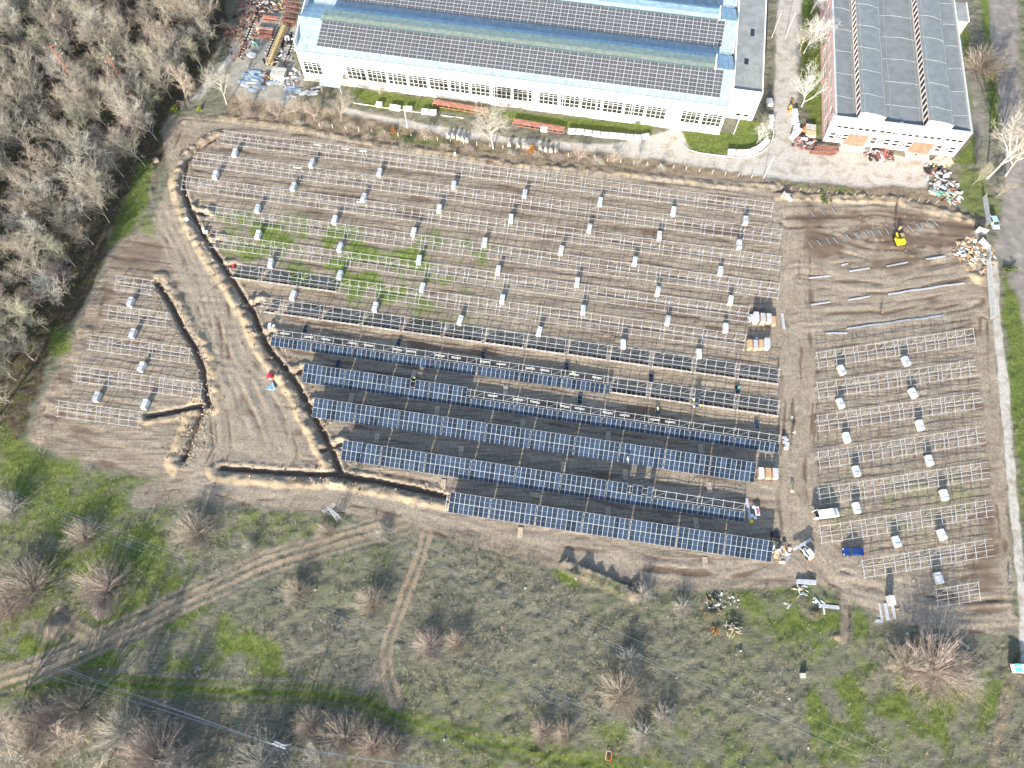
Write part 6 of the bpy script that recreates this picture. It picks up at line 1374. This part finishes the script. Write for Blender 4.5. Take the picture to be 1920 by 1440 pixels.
# rusty pipe stack
p = G(1550,281,.6); r = thing('pipe_stack','stack of long rusty pipes before the workshop left corner','pipes',(p.x,p.y,0),rad(-7)); b = MB(); b.bar((-3,0,.2),(3,0,.2),.38,RUST,6); m_ = b.mesh('pipe')
for l in range(3):
    for k in range(8-l): put('pipe', m_, r, (random.uniform(-.5,.5)-(1.2 if k < 2 else 0),(k-3.5+l/2)*.42,l*.34), (0,0,rad(random.uniform(-2,2))))
r = thing('log_crates','two crates of pale timber behind the pipe stack','crates',G(1518,243),rad(-10)); 
for k in range(2):
    b = MB(); b.box((0,-k*2.3,.6),(2.8,1.9,1.2),[CONC,PALE][k]); put('crate', b.mesh('crate'), r)
p = G(1508,243,.3); b = MB(); b.box((0,0,.4),(.7,1.6,.8),ORG); thing('orange_crate','small orange crate left of the timber crates','crate',(p.x,p.y,0),rad(-20),None,b.mesh('orange_crate'))
# reels, buckets, little things
def reel(px, py, r_, label, m=FOAM, grp=None):
    p = G(px,py,.3); b = MB(); b.bar((0,0,0),(0,0,.08),r_*2,m,14); b.bar((0,0,.08),(0,0,.5),r_*.9,m,10); b.bar((0,0,.5),(0,0,.58),r_*2,m,14); return thing('cable_reel', label, 'cable reel', (p.x,p.y,gz_at(p.x,p.y)), 0, grp, b.mesh('cable_reel'))
reel(382,431,.4,'upper of the white reels at the trench bend beside the fourth row'); reel(388,436,.4,'lower right white reel at the trench bend'); reel(383,436,.35,'lower left white reel at the trench bend'); reel(351,413,.5,'white reel beside the blue-lined trench')
reel(506,768-60,.45,'white reel below the red tarpaulin'); reel(506,611-2,.4,'upper white reel at the left end of the eighth row'); reel(507,616,.4,'middle white reel at the left end of the eighth row'); reel(514,613,.4,'right white reel at the left end of the eighth row')
reel(1413,951,.35,'white bucket-like reel above the red and white table'); reel(1410,967,.4,'white reel left of the red and white table'); reel(1416,971,.35,'white reel below the red and white table'); reel(1409,978,.35,'yellow bucket at the end of the eleventh row',YEL)
p = G(1417.5,960); b = MB(); b.box((0,0,.8),(1.0,2.0,.06),FOAM); 
for sx in (-1,1):
    for sy in (-1,1): b.bar((sx*.42,sy*.9,0),(sx*.42,sy*.9,.8),.06,STEEL)
for k in range(3): b.box((.05+.1*(k % 2),-.5+k*.45,.86),(.5,.3,.06),REDP)
thing('work_table','white work table with red items beside the eleventh row end','table',(p.x,p.y,0),rad(2),None,b.mesh('work_table'))
p = G(506,705,.5); b = MB(); b.prism([(-.7,0),(.7,0),(.6,.7),(0,1.0),(-.6,.8)],-.6,.6,REDP); thing('red_tarpaulin','red covered bundle beside the long spoil heap','bundle',(p.x,p.y,0),rad(10),None,b.mesh('red_tarpaulin'))
r = thing('pipe_fan','fan of light blue conduit pipes lying on the dirt track','pipes',G(510,722)+Vector((0,0,.15)),0)
for k in range(9): b = MB(); b.bar((0,.9,.1),(-1.2+k*.28,-1.2-.25*math.sin(k*.4),.12+.1*(k % 3)),.14,[BLUEP,WFILM,BLUEP,WFR][k % 4],6,.3); put('conduit', b.mesh('conduit'), r)
for j, (px, py, s_) in enumerate([(504,497,.7),(437,498,.55),(397,437,.4),(412,439,.4)]):
    p = G(px,py,.3); b = MB(); b.prism([(-.6,0),(.6,0),(.5,.7),(-.5,.8)],-.45,.45,REDP); o = thing('red_bundle',['red bundle left of the first pallet above the sixth row','pale red box at the left end of the sixth row','small red box at the left end of the fifth row','red strip inside the left end of the fifth row'][j],'bundle',(p.x,p.y,0),0,None,b.mesh('red_bundle')); o.scale = (s_,s_,s_)
p = G(1473,831); r = thing('film_bags','bluish film bags stacked at the right end of the ninth row','packing film',(p.x,p.y,0)); 
for k in range(6): b = MB(); b.box((random.uniform(-.3,.3),-1.3+k*.5,.3),(.9,.55,.6),WFILM if k % 2 else WRAP); put('film_bag', b.mesh('film_bag'), r)
r = thing('tall_crate','tall bright crate standing among the upright steel bundles','crate',G(1666,1127),rad(2)); b = MB(); b.box((0,0,1.0),(1.0,1.9,2.0),RAIL); b.box((0,0,2.03),(.8,1.7,.05),FOAM); put('crate', b.mesh('crate'), r); b = MB(); b.box((.8,-1.7,.2),(1.7,.2,.1),PALE); put('plank', b.mesh('plank'), r)
p = G(1141,1417); b = MB()
for a, c_ in (((-.5,-.8),(.5,-.8)),((.5,-.8),(.5,.8)),((.5,.8),(-.5,.8)),((-.5,.8),(-.5,-.8))): b.bar((*a,.1),(*c_,.1),.14,ORG if a[1] < 0 else PALE)
thing('wooden_frame','small orange and pale empty frame lying in the scrub','frame',(p.x,p.y,.1),rad(-12),None,b.mesh('wooden_frame'))
p = G(1504,1267); b = MB(); b.box((0,0,.4),(1.0,.9,.8),CONC); thing('concrete_block','single grey-white block in the lower right grass','block',(p.x,p.y,0),0,None,b.mesh('concrete_block'))
p = G(1808,1211); b = MB(); b.bar((-.9,.9,.2),(.6,-.6,.2),.12,STONE); b.bar((.6,-.6,.2),(.8,-.3,.2),.12,STONE); b.bar((-.7,1.1,.2),(.8,-.3,.2),.12,STONE); thing('pale_hoop','pale bent hoop lying in green grass above the largest shrub','pipe',(p.x,p.y,0),0,None,b.mesh('pale_hoop'))
for j, (px, py) in enumerate([(1388,1221),(1480,1310),(1515,1403),(1080,1086),(985,1103),(190,1255),(152,1222),(1712,1089),(833,1387),(1700,1188),(1063,1360),(592,1107)]):
    p = G(px,py); b = MB(); b.box((0,0,.15),(.42,.3,.25),CONC); thing('litter', 'small white scrap of litter '+['below the pale branches','in the lower right scrub','at the bottom right scrub','on the dirt road bank','in the middle of the scrub','beside the left wires','on the left track','below the seventh right-hand rack row','on the green bottom track','at the edge of the green patch','beside the dead white tree','left of the round shrub'][j], 'litter', (p.x,p.y,gz_at(p.x,p.y)), rad(j*37), None, b.mesh('litter'))
# blue pipe lining in the upper ditch and cables
p0 = [G(*q) for q in ((346,392),(352,400),(360,412),(372,432))]; b = MB()
for a, c_ in zip(p0, p0[1:]): b.bar((a.x-p0[0].x,a.y-p0[0].y,-.7),(c_.x-p0[0].x,c_.y-p0[0].y,-.7),.22,WFR,6)
thing('conduit_pipe','white-blue conduit lying in the main trench near the third rack row','pipe',(p0[0].x,p0[0].y,0),0,None,b.mesh('conduit_pipe'))
# scattered stones and clods along the spoil
b = MB(); rr = random.Random(5)
for key in ('t1','t2','t3','t5'):
    P_ = TR[key]
    for _ in range(700 if key == 't1' else 260):
        i = rr.randrange(len(P_)-1); t = rr.random(); a = G(P_[i][0]+(P_[i+1][0]-P_[i][0])*t, P_[i][1]+(P_[i+1][1]-P_[i][1])*t)
        q = Vector((a.x+rr.gauss(0,2.0), a.y+rr.gauss(0,1.6), 0)); s_ = rr.uniform(.08,.32); q.z = gz_at(q.x,q.y)+s_*.2
        if q.z < -.3: continue
        b.box(q, (s_*rr.uniform(.7,1.5), s_, s_*.7), [SOILM, STONE, mat('sand_clod',(.50,.36,.21),.95,0,.2,3)][rr.choice((0,0,2,2,1))], Matrix.Rotation(rr.uniform(0,3),3,'Z')@Matrix.Rotation(rr.uniform(-.5,.5),3,'X'))
o = put('soil_clods', b.mesh('soil_clods')); o['kind'] = 'stuff'; o['label'] = 'clods and stones thrown out along the trenches'; o['category'] = 'soil clods'
# thin pegs/sticks in the unfinished ground
